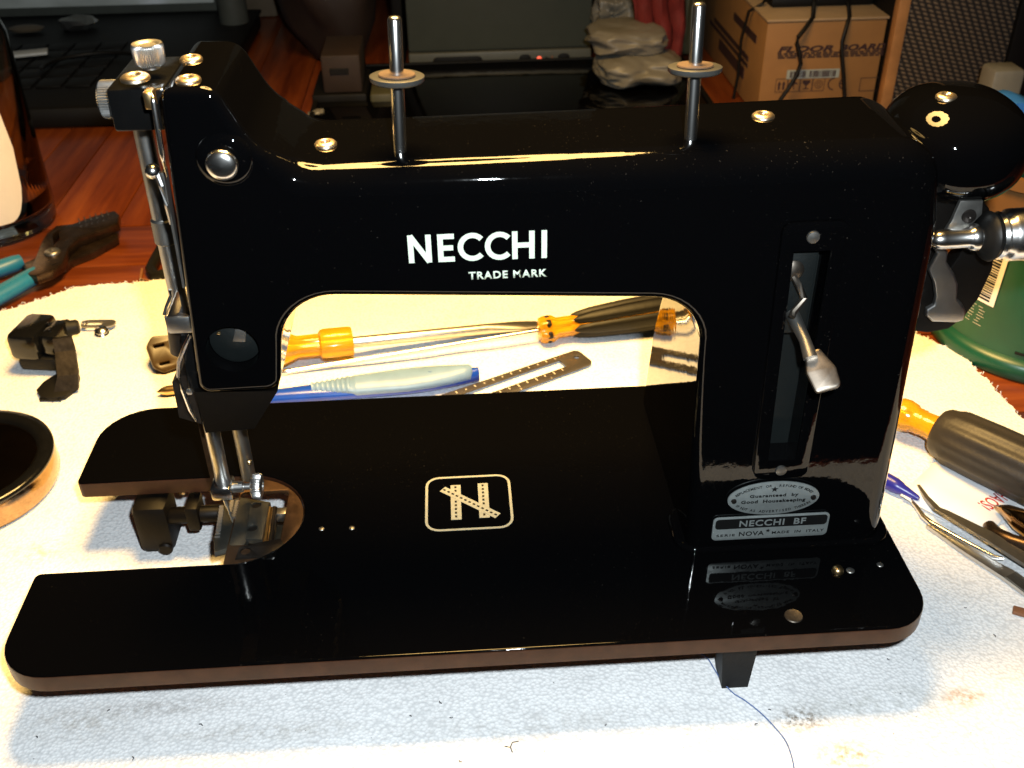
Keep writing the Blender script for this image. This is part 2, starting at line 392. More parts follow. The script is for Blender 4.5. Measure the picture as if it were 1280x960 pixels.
vv = [bmt.verts.new((p.x, p.y, TZ - .0002 + tz(p.x, p.y))) for p in vs]
for f in fs: bmt.faces.new([vv[i] for i in f])
bmesh.ops.recalc_face_normals(bmt, faces=bmt.faces[:])
if bmt.faces[0].normal.z < 0: bmesh.ops.reverse_faces(bmt, faces=bmt.faces[:])
bd = [e for e in bmt.edges if e.is_boundary]
g = bmesh.ops.extrude_edge_only(bmt, edges=bd)
for v_ in g['geom']:
    if isinstance(v_, bmesh.types.BMVert): v_.co.z = WZ + .0004
met = bpy.data.meshes.new('towel'); bmt.to_mesh(met); bmt.free()
towel = thing('towel', 'white terry towel with oil and rust stains spread under the sewing machine', 'towel')
link('cloth', met, 'towel', towel)
# frayed loops along the hem
mb = MB()
for i in range(0, len(E2), 1):
    p = E2[i]
    if p.y < .1 and p.x < .5: continue
    for _ in range(2):
        q = p + Vector((R.gauss(0, .0008), R.gauss(0, .0008))); h = R.uniform(.0006, .0016)
        d = Vector((R.gauss(0, .0009), R.gauss(0, .0009), 0))
        o3 = Vector((q.x, q.y, TZ - R.uniform(0, .002)))
        mb.tube([o3, o3+d*.6+Vector((0, 0, h)), o3+d*1.6+Vector((0, 0, h*.2))], .00022, 4)
fr = mb.build('hem_loops', 'towel', towel); fr['kind'] = 'stuff'

# ------------------------------------------------------------------ the sewing machine
sm = thing('sewing_machine', 'black enamelled vintage sewing machine with cream lettering on its arm', 'sewing machine')
# bed plate with the slide plate opening at its left end
bed_pts = [(0, .0572, .003), (0, 0, .021), (.370, 0, .020), (.370, .178, .020), (0, .178, .026), (0, .1172, .003)]
BC, BR = (.0800, .0872), .0305
arc = [(BC[0]+BR*math.sin(a), BC[1]+BR*math.cos(a), 0) for a in [PI*k/20 for k in range(21)]]
bed_pts = bed_pts + [(.07, .1172, 0)] + arc[1:-1] + [(.07, .0572, 0)]
def cap(mb, ring, ax=(0, 1)):
    """fill a concave ring with triangles"""
    k = 3-ax[0]-ax[1]
    vs, es, fs, ov, *_ = delaunay_2d_cdt([Vector((p[ax[0]], p[ax[1]])) for p in ring], [], [list(range(len(ring)))], 1, 1e-7)
    out = []
    for i, v_ in enumerate(vs):
        src = ring[ov[i][0]] if ov[i] else min(ring, key=lambda p: (p[ax[0]]-v_.x)**2+(p[ax[1]]-v_.y)**2)
        c = [0, 0, 0]; c[ax[0]] = v_.x; c[ax[1]] = v_.y; c[k] = src[k]; out.append(tuple(c))
    return mb.add(out, [list(f) for f in fs])
def rim(mb, outline, ztop, zbot, r, n=4):
    """solid with a rounded top rim from a closed 2D outline"""
    N = len(outline); P = [Vector(p[:2]) for p in outline]
    area = sum(P[i].x*P[(i+1) % N].y - P[(i+1) % N].x*P[i].y for i in range(N)); sg = 1 if area > 0 else -1
    nr = []
    for i in range(N):
        a = (P[i]-P[i-1]); b_ = (P[(i+1) % N]-P[i])
        if a.length < 1e-9: a = b_
        if b_.length < 1e-9: b_ = a
        na, nb = Vector((-a.y, a.x)).normalized()*sg, Vector((-b_.y, b_.x)).normalized()*sg
        q = (na+nb); q = q.normalized() / max(.5, q.normalized().dot(na)) if q.length > 1e-6 else na; nr.append(q)
    rs = [[(p.x, p.y, zbot) for p in P]]
    for k in range(n+1):
        t_ = PI/2*k/n; d = r*(1-math.cos(t_)); z = ztop - r*(1-math.sin(t_))
        rs.append([(p.x+q.x*d, p.y+q.y*d, z) for p, q in zip(P, nr)])
    rs.append([(p.x+q.x*(r+.0004), p.y+q.y*(r+.0004), ztop) for p, q in zip(P, nr)])
    mb.rings(rs, None, True, (True, False)); return cap(mb, rs[-1])
bed = rim(MB(), fillet(bed_pts, 8), 0, -.0086, .0011).build('bed', 'enamel', sm, 40)
bed.data.materials.append(M['edge_brown'])
for p_ in bed.data.polygons:
    if p_.normal.z < .35: p_.material_index = 1

# arm, head and column: one casting. outline in x, z with front y, rear y, front rounding, rear rounding
BODY = [  # x, z, fillet, yf, yb, rf, rb
    (.0870, .0925, .0045, .050, .128, .0025, .003),  # head's lower rear made deeper, unseen, to shade the needle plate
    (.0950, .2078, .0045, .050, .106, .0025, .003),
    (.1120, .2078, .007, .050, .106, .0032, .005),
    (.1215, .1880, .020, .050, .112, .0040, .010),
    (.1370, .1790, .020, .050, .112, .0090, .016),
    (.2400, .1795, 0, .050, .113, .0110, .016),
    (.3545, .1800, .018, .050, .116, .0110, .016),
    (.3590, .1500, .02, .050, .135, .0090, .010),
    (.3625, .0600, 0, .050, .143, .0080, .008),
    (.3645, -.0090, 0, .049, .168, .0080, .003),
    (.2790, -.0090, 0, .049, .168, .0050, .003),
    (.2770, .0600, 0, .050, .143, .0050, .004),
    (.2755, .1235, .021, .050, .120, .0042, .010),
    (.1230, .1320, .021, .050, .120, .0042, .010),
    (.1170, .0925, .0055, .050, .128, .0030, .003)]  # rear deepened out of view here too, for its shadow
raw = fillet(BODY, 10)
# resample, carrying the attributes
dense = []
for i, p in enumerate(raw):
    q = raw[(i+1) % len(raw)]; L = math.hypot(q[0]-p[0], q[1]-p[1]); n = max(1, int(L/.006))
    dense += [tuple(p[k]+(q[k]-p[k])*j/n for k in range(6)) for j in range(n)]
for _ in range(2):   # soften the steps in the attributes
    dense = [(*dense[i][:2], *[(dense[i-1][k]+2*dense[i][k]+dense[(i+1) % len(dense)][k])/4 for k in range(2, 6)]) for i in range(len(dense))]
N = len(dense); P2 = [Vector(p[:2]) for p in dense]
area = sum(P2[i].x*P2[(i+1) % N].y - P2[(i+1) % N].x*P2[i].y for i in range(N)); sg = 1 if area > 0 else -1
nrm = []
for i in range(N):
    d = (P2[(i+1) % N]-P2[i-1]).normalized(); nrm.append(Vector((-d.y, d.x))*sg)
rs = []
K = 7
for k in range(K, -1, -1):
    t_ = PI/2*k/K
    rs.append([(P2[i].x+nrm[i].x*p[5]*(1-math.cos(t_)), p[3]-p[5]*(1-math.sin(t_)), P2[i].y+nrm[i].y*p[5]*(1-math.cos(t_))) for i, p in enumerate(dense)])
for k in range(K+1):
    t_ = PI/2*k/K
    rs.append([(P2[i].x+nrm[i].x*p[4]*(1-math.cos(t_)), p[2]+p[4]*(1-math.sin(t_)), P2[i].y+nrm[i].y*p[4]*(1-math.cos(t_))) for i, p in enumerate(dense)])
rs.append([(P2[i].x+nrm[i].x*(p[4]+.0006), p[2], P2[i].y+nrm[i].y*(p[4]+.0006)) for i, p in enumerate(dense)])
mb = MB(); mb.rings(rs, None, True, (False, False)); cap(mb, rs[0], (0, 2)); cap(mb, rs[-1], (0, 2))
body = mb.build('arm', 'enamel', sm, 50)
def cut(o, tools):
    for tm in tools:
        t_ = bpy.data.objects.new('cutter', tm); C.objects.link(t_)
        md = o.modifiers.new('hole', 'BOOLEAN'); md.object = t_; md.operation = 'DIFFERENCE'; md.solver = 'EXACT'
        dg = bpy.context.evaluated_depsgraph_get(); me = bpy.data.meshes.new_from_object(o.evaluated_get(dg))
        o.modifiers.clear(); o.data = me; bpy.data.objects.remove(t_)
    o.data.polygons.foreach_set('use_smooth', [True]*len(o.data.polygons)); o.data.set_sharp_from_angle(angle=math.radians(42))
def solid(loops, thick, mx): return weld(plate(loops, thick, 0, mx))
SL = [(.3070, .0480), (.3195, .0480), (.3195, .1440), (.3045, .1440)]
SC = (.3118, .0950)
hole = ((0.1026, 0.0500, 0.1116)[0], (0.1026, 0.0500, 0.1116)[2])
cut(body, [solid([SL], .014, FRONT((0, .061, 0))), solid([circ(hole[0], hole[1], .0096, 32, .0096)], .010, FRONT((0, .0575, 0)))])
# weighted normals keep the flat faces flat
wn = body.modifiers.new('normals', 'WEIGHTED_NORMAL'); wn.keep_sharp = True
MB().box((.3035, .0607, .046), (.3205, .0612, .146)).build('slot_floor', 'slot_black', sm, 0)
mb = MB(); mb.lathe([(.0094, 0), (.0094, .0008), (.0080, .0015), (0.0001, .0026)], FRONT((hole[0], .0572, hole[1])), 32).build('tension_seat', 'slot_black', sm)
mb = MB(); mb.mesh(plate([[(-.0005, .001), (.0040, .0005), (.0052, .0060), (.0012, .0062)]], .0012, .0003, FRONT((hole[0], .0550, hole[1])))); mb.build('tension_tab', 'dull_steel', sm, 40)
MB().lathe([(.0007, 0), (.0006, .0006), (.0001, .0008)], FRONT((hole[0]-.0046, .0530, hole[1]+.0056)), 10).build('glint_dot', 'brass', sm)  # small brass dot put in for the orange glint inside the recess
# plinth under the column
rim(MB(), [p[:2] for p in fillet([(.2740, .0474, .010), (.3690, .0472, .010), (.3690, .078, .010), (.2740, .078, .010)], 6)], .0026, .0002, .0020).build('plinth', 'enamel', sm)
# nose under the head, its unseen rear drawn back to cast shade
A_, B_, C_, D_ = (0.0833, 0.0570, 0.0891), (0.1146, 0.0570, 0.0877), (0.1017, 0.0630, 0.0662), (0.0823, 0.0630, 0.0653)
mb = MB(); mb.rings([[A_, B_, C_, D_], [(A_[0], .126, A_[2]), (B_[0], .126, B_[2]), (C_[0], .120, C_[2]), (D_[0], .120, D_[2])]]); mb.build('head_nose', 'soft_black', sm, 0)

# lettering on the arm: strokes of even width
def strokes(paths, wd, thick, mx):
    mb = MB()
    for pi_, path in enumerate(paths):
        th_ = thick + pi_*7e-6
        closed = False; pts = [Vector(p) for p in path]; l, r_ = [], []
        for i, p in enumerate(pts):
            a = (pts[i]-pts[i-1]).normalized() if i else (pts[1]-pts[0]).normalized()
            b_ = (pts[i+1]-pts[i]).normalized() if i < len(pts)-1 else a
            na, nb = Vector((-a.y, a.x)), Vector((-b_.y, b_.x)); q = (na+nb).normalized(); q = q/max(.45, q.dot(na))
            l.append(p+q*wd/2); r_.append(p-q*wd/2)
        vs = [(p.x, p.y, z) for z in (0, th_) for p in l+r_]; n = len(pts); fs = []
        for i in range(n-1):
            fs += [[2*n+i, 2*n+i+1, 3*n+i+1, 3*n+i], [i, n+i, n+i+1, i+1], [i, i+1, 2*n+i+1, 2*n+i], [n+i, 3*n+i, 3*n+i+1, n+i+1]]
        fs += [[0, 2*n, 3*n, n], [n-1, 2*n-1, 4*n-1, 3*n-1]]
        mb.add(vs, fs, mx)
    return mb
def c_arc(cx, cy, rx, ry, a0, a1, n=18): return [(cx+rx*math.cos(math.radians(a0+(a1-a0)*k/n)), cy+ry*math.sin(math.radians(a0+(a1-a0)*k/n))) for k in range(n+1)]
def word_necchi(wd):
    h = wd/2; p = []
    p += [[(.0+h, 0), (h, 1)], [(.78-h, 0), (.78-h, 1)], [(h*.9, 1-h*.2), (.78-h*.9, h*.2)]]                      # N
    x = 1.00; p += [[(x+h, 0), (x+h, 1)], [(x, h), (x+.56, h)], [(x, .5), (x+.52, .5)], [(x, 1-h), (x+.56, 1-h)]]    # E
    for x in (1.70, 2.62): p += [c_arc(x+.5-h*.3, .5, .5-h, .5-h*.92, 42, 318)]                                           # C C
    x = 3.52; p += [[(x+h, 0), (x+h, 1)], [(x+.76-h, 0), (x+.76-h, 1)], [(x, .5), (x+.76, .5)]]                    # H
    x = 4.52; p += [[(x+h, 0), (x+h, 1)]]
    return p, 4.52+wd
pp, W_ = word_necchi(.18)
x0, x1, z0, z1 = .1690, .2173, .14385, .1545
sx, sz = (x1-x0)/W_, (z1-z0)
strokes([[(a*sx, b_*sz) for a, b_ in q] for q in pp], .18*sz, .00012, FRONT((x0, .0499, z0))).build('maker_name', 'letter_paint', sm, 0)
link('trade_mark_text', text('TRADE MARK', .0278, .00305, .00012, .032, 1.16, 0, FRONT((.20345, .0499, .1379))), 'letter_paint', sm, 0)
# framed emblem on the bed
EX0, EX1, EY0, EY1 = .1657, .2055, .0703, .1083
def e(u, v_): return (EX0+(EX1-EX0)*u, EY1-(EY1-EY0)*v_)
up = lambda z: Matrix.Translation((0, 0, z))
mb = MB(); mb.mesh(plate([rrect(EX0, EY0, EX1, EY1, .0065), rrect(EX0+.0012, EY0+.0012, EX1-.0012, EY1-.0012, .0053)], .00010, 0, up(.00005)))
emb = mb.build('emblem', 'emblem_paint', sm, 0)
bars = [[e(.295, .17), e(.413, .17), e(.413, .81), e(.295, .81)], [e(.615, .16), e(.733, .16), e(.733, .80), e(.615, .80)]]
mb = MB()
for q in bars: mb.mesh(plate([q], .0001, 0, up(.00005)))
a_, b_ = Vector(e(.20, .235)), Vector(e(.825, .78)); d = (b_-a_).normalized(); nn = Vector((-d.y, d.x))*.0020
mb.mesh(plate([[tuple(a_+nn), tuple(a_-nn), tuple(b_-nn), tuple(b_+nn)]], .0001, 0, up(.00012)))
mb.build('emblem_letter', 'emblem_paint', emb, 0)
mb = MB()
def dash(p, q, n, z, w_=.0005):
    p, q = Vector(p), Vector(q); d = (q-p)/n; n_ = Vector((-d.y, d.x)).normalized()*w_
    for k in range(n):
        s_, t_ = p+d*(k+.2), p+d*(k+.75); mb.add([(*(s_+n_), z), (*(s_-n_), z), (*(t_-n_), z), (*(t_+n_), z)], [[0, 1, 2, 3]])
dash(e(.352, .18), e(.352, .79), 9, .00018); dash(e(.672, .17), e(.672, .78), 9, .00018); dash(a_, b_, 13, .00026)
mb.build('emblem_stitches', 'badge_ink', emb, 0)

# badges on the column foot
bp = FRONT((.3134, .0490, .0125))
mb = MB(); mb.mesh(plate([rrect(-.0250, -.0060, .0250, .0066, .0022)], .0009, .0003, bp)); badge = mb.build('name_badge', 'badge_metal', sm, 40)
mb = MB(); mb.mesh(plate([rrect(-.0240, .0004, .0240, .0058, .0016)], .0001, 0, bp @ up(.00092))); mb.build('badge_field', 'badge_ink', badge, 0)
mb = MB(); mb.mesh(text('NECCHI  BF', .0285, .0034, .0001, .018, 1.1, 0, bp @ Matrix.Translation((.0005, .0031, .00104)))); mb.build('badge_title', 'badge_metal', badge, 0)
mb = MB()
def star(x, y, r): return [(x+(r if k % 2 == 0 else r*.4)*math.sin(PI*k/5), y+(r if k % 2 == 0 else r*.4)*math.cos(PI*k/5)) for k in range(10)]
mb.mesh(text('SERIE', .0080, .0013, .0001, .012, 1.25, 0, bp @ Matrix.Translation((-.0190, -.0032, .00092))))
mb.mesh(text('NOVA', .0108, .0025, .0001, .016, 1.1, 0, bp @ Matrix.Translation((-.0079, -.0028, .00092))))
mb.mesh(text('MADE  IN  ITALY', .0225, .0014, .0001, .012, 1.2, 0, bp @ Matrix.Translation((.0122, -.0029, .00092))))
mb.mesh(plate([star(-.0009, -.0016, .0011)], .0001, 0, bp @ up(.00092))); mb.build('badge_small_print', 'badge_ink', badge, 0)
op = FRONT((.3126, .0490, .0287))
mb = MB(); mb.mesh(plate([circ(0, 0, .0194, 40, .0088)], .0011, .0004, op)); oval = mb.build('guarantee_seal', 'badge_metal', sm, 40)
mb = MB()
ol = op @ up(.00112)
mb.mesh(text('Guaranteed  by', .0205, .0021, .0001, .030, 1.15, 0, ol @ Matrix.Translation((0, .0016, 0))))
mb.mesh(text('Good  Housekeeping', .0272, .0022, .0001, .030, 1.1, 0, ol @ Matrix.Translation((0, -.0014, 0))))
mb.mesh(plate([star(-.0002, .0051, .0016)], .0001, 0, ol))
def on_ellipse(s, rx, ry, a0, a1, h, flip):
    for i, ch in enumerate(s):
        if ch == ' ': continue
        a = math.radians(a0+(a1-a0)*i/(len(s)-1)); x, y = rx*math.cos(a), ry*math.sin(a); tg = math.atan2(ry*math.cos(a), -rx*math.sin(a)) + (0 if flip else PI)
        mb.mesh(text(ch, None, h, .0001, .012, 1, 0, ol @ Matrix.Translation((x, y, 0)) @ Matrix.Rotation(tg, 4, 'Z')))
on_ellipse('REPLACEMENT OR', .0170, .0070, 158, 97, .00125, False); on_ellipse('REFUND OF MONEY', .0170, .0070, 83, 22, .00125, False)
on_ellipse('IF NOT AS ADVERTISED THEREIN', .0168, .0068, 205, 335, .00125, True)
mb.build('seal_text', 'badge_ink', oval, 0)
for s_ in (-1, 1): MB().lathe([(.0012, 0), (.0011, .0006), (.0001, .0010)], ol @ Matrix.Translation((s_*.0168, -.0002, 0)), 12).build('seal_rivet', 'dark_steel', oval)

# stitch lever: cover plate with a long slot
OUT = [p[:2] for p in fillet([(.3026, .0395, .004), (.3250, .0395, .004), (.3238, .1545, .004), (.2998, .1545, .004)], 5)]
mb = MB(); mb.mesh(plate([OUT, [(.3078, .0490), (.3190, .0490), (.3186, .1430), (.3052, .1430)]], .0022, .0005, FRONT((0, .0499, 0)))); cov = mb.build('stitch_plate', 'enamel', sm, 40)
for p in ((.3110, .1489), (.3135, .0440)): MB().lathe([(.0024, 0), (.0022, .0008), (.0005, .0012)], FRONT((p[0], .0477, p[1])), 16).build('plate_screw', 'dull_steel', cov)
mb = MB(); mb.box((.3055, .053, .106), (.3165, .0590, .142), .001); mb.build('stop_block', 'slot_black', cov, 30)
lp = [(0.3078, 0.0520, 0.1313), (0.3095, 0.0505, 0.1283), (0.3118, 0.0490, 0.1237), (0.3081, 0.0470, 0.1190), (0.3072, 0.0455, 0.1179)]
MB().tube([(p[0], p[1], p[2]) for p in lp], .0013, 8).build('detent_spring', 'worn_nickel', cov)
MB().lathe([(.0042, 0), (.0042, .001), (.003, .002), (.0001, .0024)], FRONT(((0.3075, 0.0530, 0.1330)[0], .0535, (0.3075, 0.0530, 0.1330)[2])), 20).build('detent_stud', 'worn_nickel', cov)
# lever: round stem and a paddle
mb = MB(); a, b_, c = (0.3094, 0.0520, 0.1154), (0.3113, 0.0400, 0.1111), (0.3122, 0.0340, 0.1069)
mb.tube([a, b_, c], [.0026, .0021, .0026], 14); lever = mb.build('stitch_lever', 'dull_steel', sm)
pf = frame((0.3160, 0.0315, 0.1017), Vector((0.3199, 0.0315, 0.1032))-Vector((0.3120, 0.0315, 0.1009)), (0.12, -.60, .79))
ol2 = [p[:2] for p in fillet([(-.0030, .0088, .001), (.0022, .0088, .001), (.0056, .0005, .003), (.0052, -.0072, .0022), (-.0042, -.0072, .0016), (-.0052, .0012, .003)], 4)]
mb = MB(); mb.mesh(plate([ol2], .0026, .0009, pf)); mb.build('paddle', 'worn_nickel', lever, 40)
# ------------------------------------------------------------------ spool pins, screws and knobs
def spool_pin(base, tip, lean):
    mb = MB(); b0, t0 = Vector(base), Vector(tip); d = (t0-b0).normalized()
    mb.tube([b0-d*.003, b0+d*.004, b0+d*.012, b0+(t0-b0)*.5, t0-d*.0012, t0-d*.0003, t0], [.0021, .0023, .0023, .0023, .0023, .0019, .0010], 18)
    o = mb.build('spool_pin', 'chrome', sm, 60)
    mx = fr_axis(b0+(t0-b0)*lean, d)
    MB().lathe([(.0022, -.0011), (.0084, -.0011), (.0091, -.0004), (.0091, .0009), (.0084, .0012), (.0060, .0009), (.0030, .0013), (.0023, .0013)], mx, 36).build('spool_disc', 'bakelite_grey', o, 50)
    MB().lathe([(.0024, .00125), (.0062, .00125), (.0060, .0017), (.0025, .0016)], mx, 30).build('felt_washer', 'felt', o)
    return o
spool_pin((0.1680, 0.0646, 0.1795), (0.1694, 0.0670, 0.2236), .55)
spool_pin((0.2686, 0.0656, 0.1800), (0.2687, 0.0700, 0.2243), .52)
def oil_screw(p, r=.0047, name='oil_screw'):
    mx = fr_axis(p, (R.uniform(-.03, .03), -.03, 1), (math.cos(R.random()*6), math.sin(R.random()*6), 0))
    mb = MB(); mb.lathe([(r*1.02, -.0006), (r, .0002), (r*.86, .0008), (r*.62, .0011), (r*.40, .0012), (r*.30, .0005), (r*.22, -.0002), (.0001, -.0003)], mx, 28)
    return mb.build(name, 'nickel_screw', sm, 70)
oil_screw((0.1419, 0.0731, 0.1795), .0039); oil_screw((0.2992, 0.0844, 0.1800), .0041); oil_screw((0.0995, 0.0806, 0.2080), .0038); oil_screw((0.1029, 0.0579, 0.2080), .0041)
# small screw added as the glint of a hole at the rear of the arm
o = oil_screw((0.1277, 0.1043, 0.1775), .0022)

# chrome boss button on the head slope
bq = (0.1106, 0.0500, 0.1846)
mb = MB(); mb.lathe([(.0108, -.004), (.0094, .0008), (.0084, .0018), (.0066, .0024), (.0001, .0027)], FRONT((bq[0]+.001, .0510, bq[2]-.0005)), 36); mb.build('boss', 'enamel', sm, 60)
bq = (0.1116, 0.0465, 0.1840)
mb = MB(); mb.lathe([(.0040, -.002), (.0046, 0), (.0052, .0006), (.0053, .0014), (.0045, .0023), (.0030, .0029), (.0001, .0032)], FRONT(bq), 32); mb.build('take_up_stud', 'chrome', sm, 60)
# presser bracket block at the head's end with its two knurled knobs
k0, k1, k2 = (0.0748, 0.0620, 0.2040), (0.0916, 0.0620, 0.2040), (0.0747, 0.0620, 0.1901)
MB().box((k0[0], .062, k2[2]), (k1[0]+.002, .098, k0[2]+.0004), .0012).build('presser_block', 'black_metal', sm, 40)
p = (0.0857, 0.0606, 0.2085); oil_screw(p, .0046)
KN = [(.0044, 0), (.0048, .0004, 1), (.0050, .0010, 1), (.0053, .0058, 1), (.0052, .0064, 1), (.0048, .0070), (.0041, .0070), (.0030, .0064), (.0001, .0065)]
kp = (0.0877, 0.0739, 0.2080)
mb = MB(); mb.cyl((kp[0], kp[1], .2075), (kp[0], kp[1], .2120), .0030); mb.lathe(KN, fr_axis((kp[0], kp[1], .2086), (0, 0, 1)), gear=44, geard=.00045); mb.build('pressure_knob', 'steel', sm, 30)
sp = (0.0714, 0.0750, 0.1982)
mb = MB(); mb.lathe([(.0058, 0), (.0063, .0004, 1), (.0063, .0058, 1), (.0057, .0064, 1), (.0042, .0066), (.0001, .0064)], fr_axis((k0[0]+.0003, sp[1], sp[2]-.001), (-1, 0, 0)), gear=44, geard=.0005); mb.build('side_knob', 'steel', sm, 30)
# face of the head without its cover: bars, guide strip, thread lever
a, b_ = (0.0759, 0.0890, 0.1795), (0.0741, 0.0890, 0.1129)
mb = MB(); mb.cyl((.0760, .089, .200), (.0752, .089, .0995), .0034, n=24); pb = mb.build('presser_bar', 'steel', sm, 50)
MB().cyl((.0757, .089, .147), (.0755, .089, .1368), .0043, n=24, bev=.0006).build('bar_collar', 'dull_steel', pb)
g = [(0.0928, 0.0505, 0.2074), (0.0928, 0.0505, 0.2036), (0.0920, 0.0505, 0.1872), (0.0920, 0.0505, 0.1779)]
mb = MB(); mb.tube(g, [.0010, .0010, .0010, .0007], 12); mb.build('guide_strip', 'chrome', sm, 60)
q0, q1 = (0.0898, 0.0515, 0.2069), (0.0921, 0.0515, 0.2012)
MB().box((q0[0], .0500, q1[2]), (q1[0]+.0006, .0560, q0[2]), .0008).build('strip_head', 'brass', sm, 40)
mb = MB(); mb.tube([(0.0888, 0.0600, 0.1775), (0.0885, 0.0600, 0.1665), (0.0883, 0.0600, 0.1514), (0.0878, 0.0600, 0.1339)], 0, flat=(.0009, .006), up=(0, 1, 0)); mb.build('face_edge', 'dull_steel', sm, 0)
bl = (0.0857, 0.0580, 0.1781)
mb = MB(); mb.lathe([(.0012, -.0016), (.0022, -.001), (.0026, .0004), (.0022, .0020), (.0012, .0028), (.0001, .0030)], FRONT(bl), 20); mb.build('thread_stud', 'chrome', sm, 60)
mb = MB(); mb.tube([(0.0871, 0.0570, 0.1776), (0.0881, 0.0560, 0.1734), (0.0883, 0.0560, 0.1665), (0.0879, 0.0580, 0.1585)], [.0012, .0010, .0008, .0006], 8); mb.build('thread_lever', 'steel', sm)
# bent clip, thread guide wires and the dark slide under them
cl = [(0.0738, 0.0850, 0.1165), (0.0757, 0.0660, 0.1181)]
mb = MB()
c0, c1, c2 = (0.0775, 0.0600, 0.1208), (0.0869, 0.0600, 0.1197), (0.0782, 0.0600, 0.1139)
mb.box((c0[0]+.0008, .0592, c2[2]), (c1[0], .0604, c0[2]), .0004); mb.box((c0[0], .0600, c2[2]), (c0[0]+.0012, .080, c0[2]), .0004); clip = mb.build('bent_clip', 'steel', sm, 40)
mb = MB(); mb.tube([(0.0757, 0.0660, 0.1181), (0.0767, 0.0680, 0.1207), (0.0784, 0.0700, 0.1239), (0.0786, 0.0700, 0.1266)], .0006, 8); mb.build('clip_wire', 'chrome', clip)
mb = MB(); mb.cyl((0.0782, 0.0750, 0.1113), (0.0766, 0.0750, 0.0962), .0050, .0046, 20, .0006); mb.build('bar_bushing', 'dark_steel', sm)
mb = MB(); mb.tube([(0.0872, 0.0550, 0.1158), (0.0845, 0.0550, 0.1111), (0.0806, 0.0560, 0.1037), (0.0791, 0.0560, 0.0973), (0.0795, 0.0560, 0.0915), (0.0807, 0.0560, 0.0817), (0.0821, 0.0560, 0.0763)], [.0007, .0009, .0009, .0009, .0009, .0009, .0006], 8); mb.build('thread_guide', 'chrome', sm)
s0 = [(0.0768, 0.0640, 0.0922), (0.0817, 0.0640, 0.0926), (0.0812, 0.0640, 0.0690), (0.0731, 0.0640, 0.0726), (0.0735, 0.0640, 0.0894)]
mb = MB(); mb.rings([s0, [(p[0], p[1]+.018, p[2]) for p in s0]]); mb.build('lifter_slide', 'dark_steel', sm, 0)
s1 = [(0.0820, 0.0600, 0.1124), (0.0924, 0.0600, 0.1111), (0.0880, 0.0600, 0.0861), (0.0803, 0.0600, 0.0872)]
mb = MB(); mb.rings([s1, [(p[0], p[1]+.03, p[2]) for p in s1]]); mb.build('face_wall', 'black_metal', sm, 0)
s1 = [(0.0944, 0.0640, 0.2011), (0.1072, 0.0640, 0.2001), (0.0911, 0.0640, 0.1077), (0.0843, 0.0640, 0.1098)]
mb = MB(); mb.rings([s1, [(p[0], p[1]+.04, p[2]) for p in s1]]); mb.build('face_wall', 'black_metal', sm, 0)
MB().lathe([(.0014, 0), (.0012, .0007), (.0001, .0010)], FRONT((0.0824, 0.0545, 0.0912)), 12).build('guide_screw', 'steel', sm)
# needle bar with clamp, needle and thumb screw; presser bar foot behind it
nb = Vector((.0778, .0870, 0))
mb = MB(); mb.cyl((nb.x, nb.y, .090), (nb.x, nb.y, .0205), .0032, n=24, bev=.0005); nbar = mb.build('needle_bar', 'steel', sm, 50)
mb = MB(); mb.cyl((nb.x+.0075, .1020, .095), (nb.x+.0075, .1020, .0100), .0032, n=20, bev=.0005); mb.build('presser_foot_bar', 'dull_steel', sm, 50)
mb = MB(); mb.tube([(nb.x-.0042, .0880, .080), (nb.x-.0040, .0880, .024)], 0, flat=(.0020, .004), up=(0, 1, 0)); mb.build('bar_guard', 'bronze_wall', sm, 0)
MB().box((nb.x-.0052, .0815, .0142), (nb.x+.0042, .0915, .0212), .0012).build('needle_clamp', 'chrome', nbar, 40)
cz, cy = .0182, .0862
mb = MB(); mb.cyl((nb.x+.003, cy, cz), (nb.x+.0088, cy, cz), .0026, n=16, bev=.0004); mb.cyl((nb.x+.0085, cy, cz), (nb.x+.0128, cy, cz), .0015, n=12)
mb.lathe([(.0040, 0), (.0056, .0008, 1), (.0058, .0012, 1), (.0058, .0040, 1), (.0054, .0046, 1), (.0038, .0050), (.0020, .0050), (.0020, .0042), (.0001, .0042)], fr_axis((nb.x+.0120, cy, cz), (1, 0, -.05)), gear=30, geard=.0006); mb.build('clamp_thumb_screw', 'steel', nbar, 30)
MB().lathe([(.0011, 0), (.0011, .0016), (.0001, .0022)], fr_axis((nb.x+.0098, .0985, .0225), (.3, -1, .3)), 12).build('thread_hook', 'brass', nbar)
ntip = Vector((.0797, .0815, .0015))
mb = MB(); a = Vector((nb.x-.0003, .0846, .0150)); mb.tube([a, a.lerp(ntip, .35), a.lerp(ntip, .40), a.lerp(ntip, .9), ntip], [.0011, .0010, .0006, .00045, .0001], 10); mb.build('needle', 'steel', nbar, 60)

# ------------------------------------------------------------------ needle plate opening and what is in it
arcs = lambda r, n=24: [(BC[0]+r*math.sin(PI*k/n), BC[1]+r*math.cos(PI*k/n)) for k in range(n+1)]
oval_out = [(.0785, BC[1]+.0300)] + arcs(.0300)[1:-1] + [(.0785, BC[1]-.0300)]
well = [p for p in rrect(.0560, .0700, .1022, .1085, .003)]
well_in = rrect(.079, .0705, .1015, .1070, .002)
mb = MB(); mb.mesh(plate([oval_out, well_in], .0020, .0003, up(-.0040))); mb.build('ledge', 'bronze_wall', sm, 30)
MB().box((.079, .0600, -.030), (.1085, .1150, -.0200), .001).build('well_floor', 'dark_steel', sm, 30)
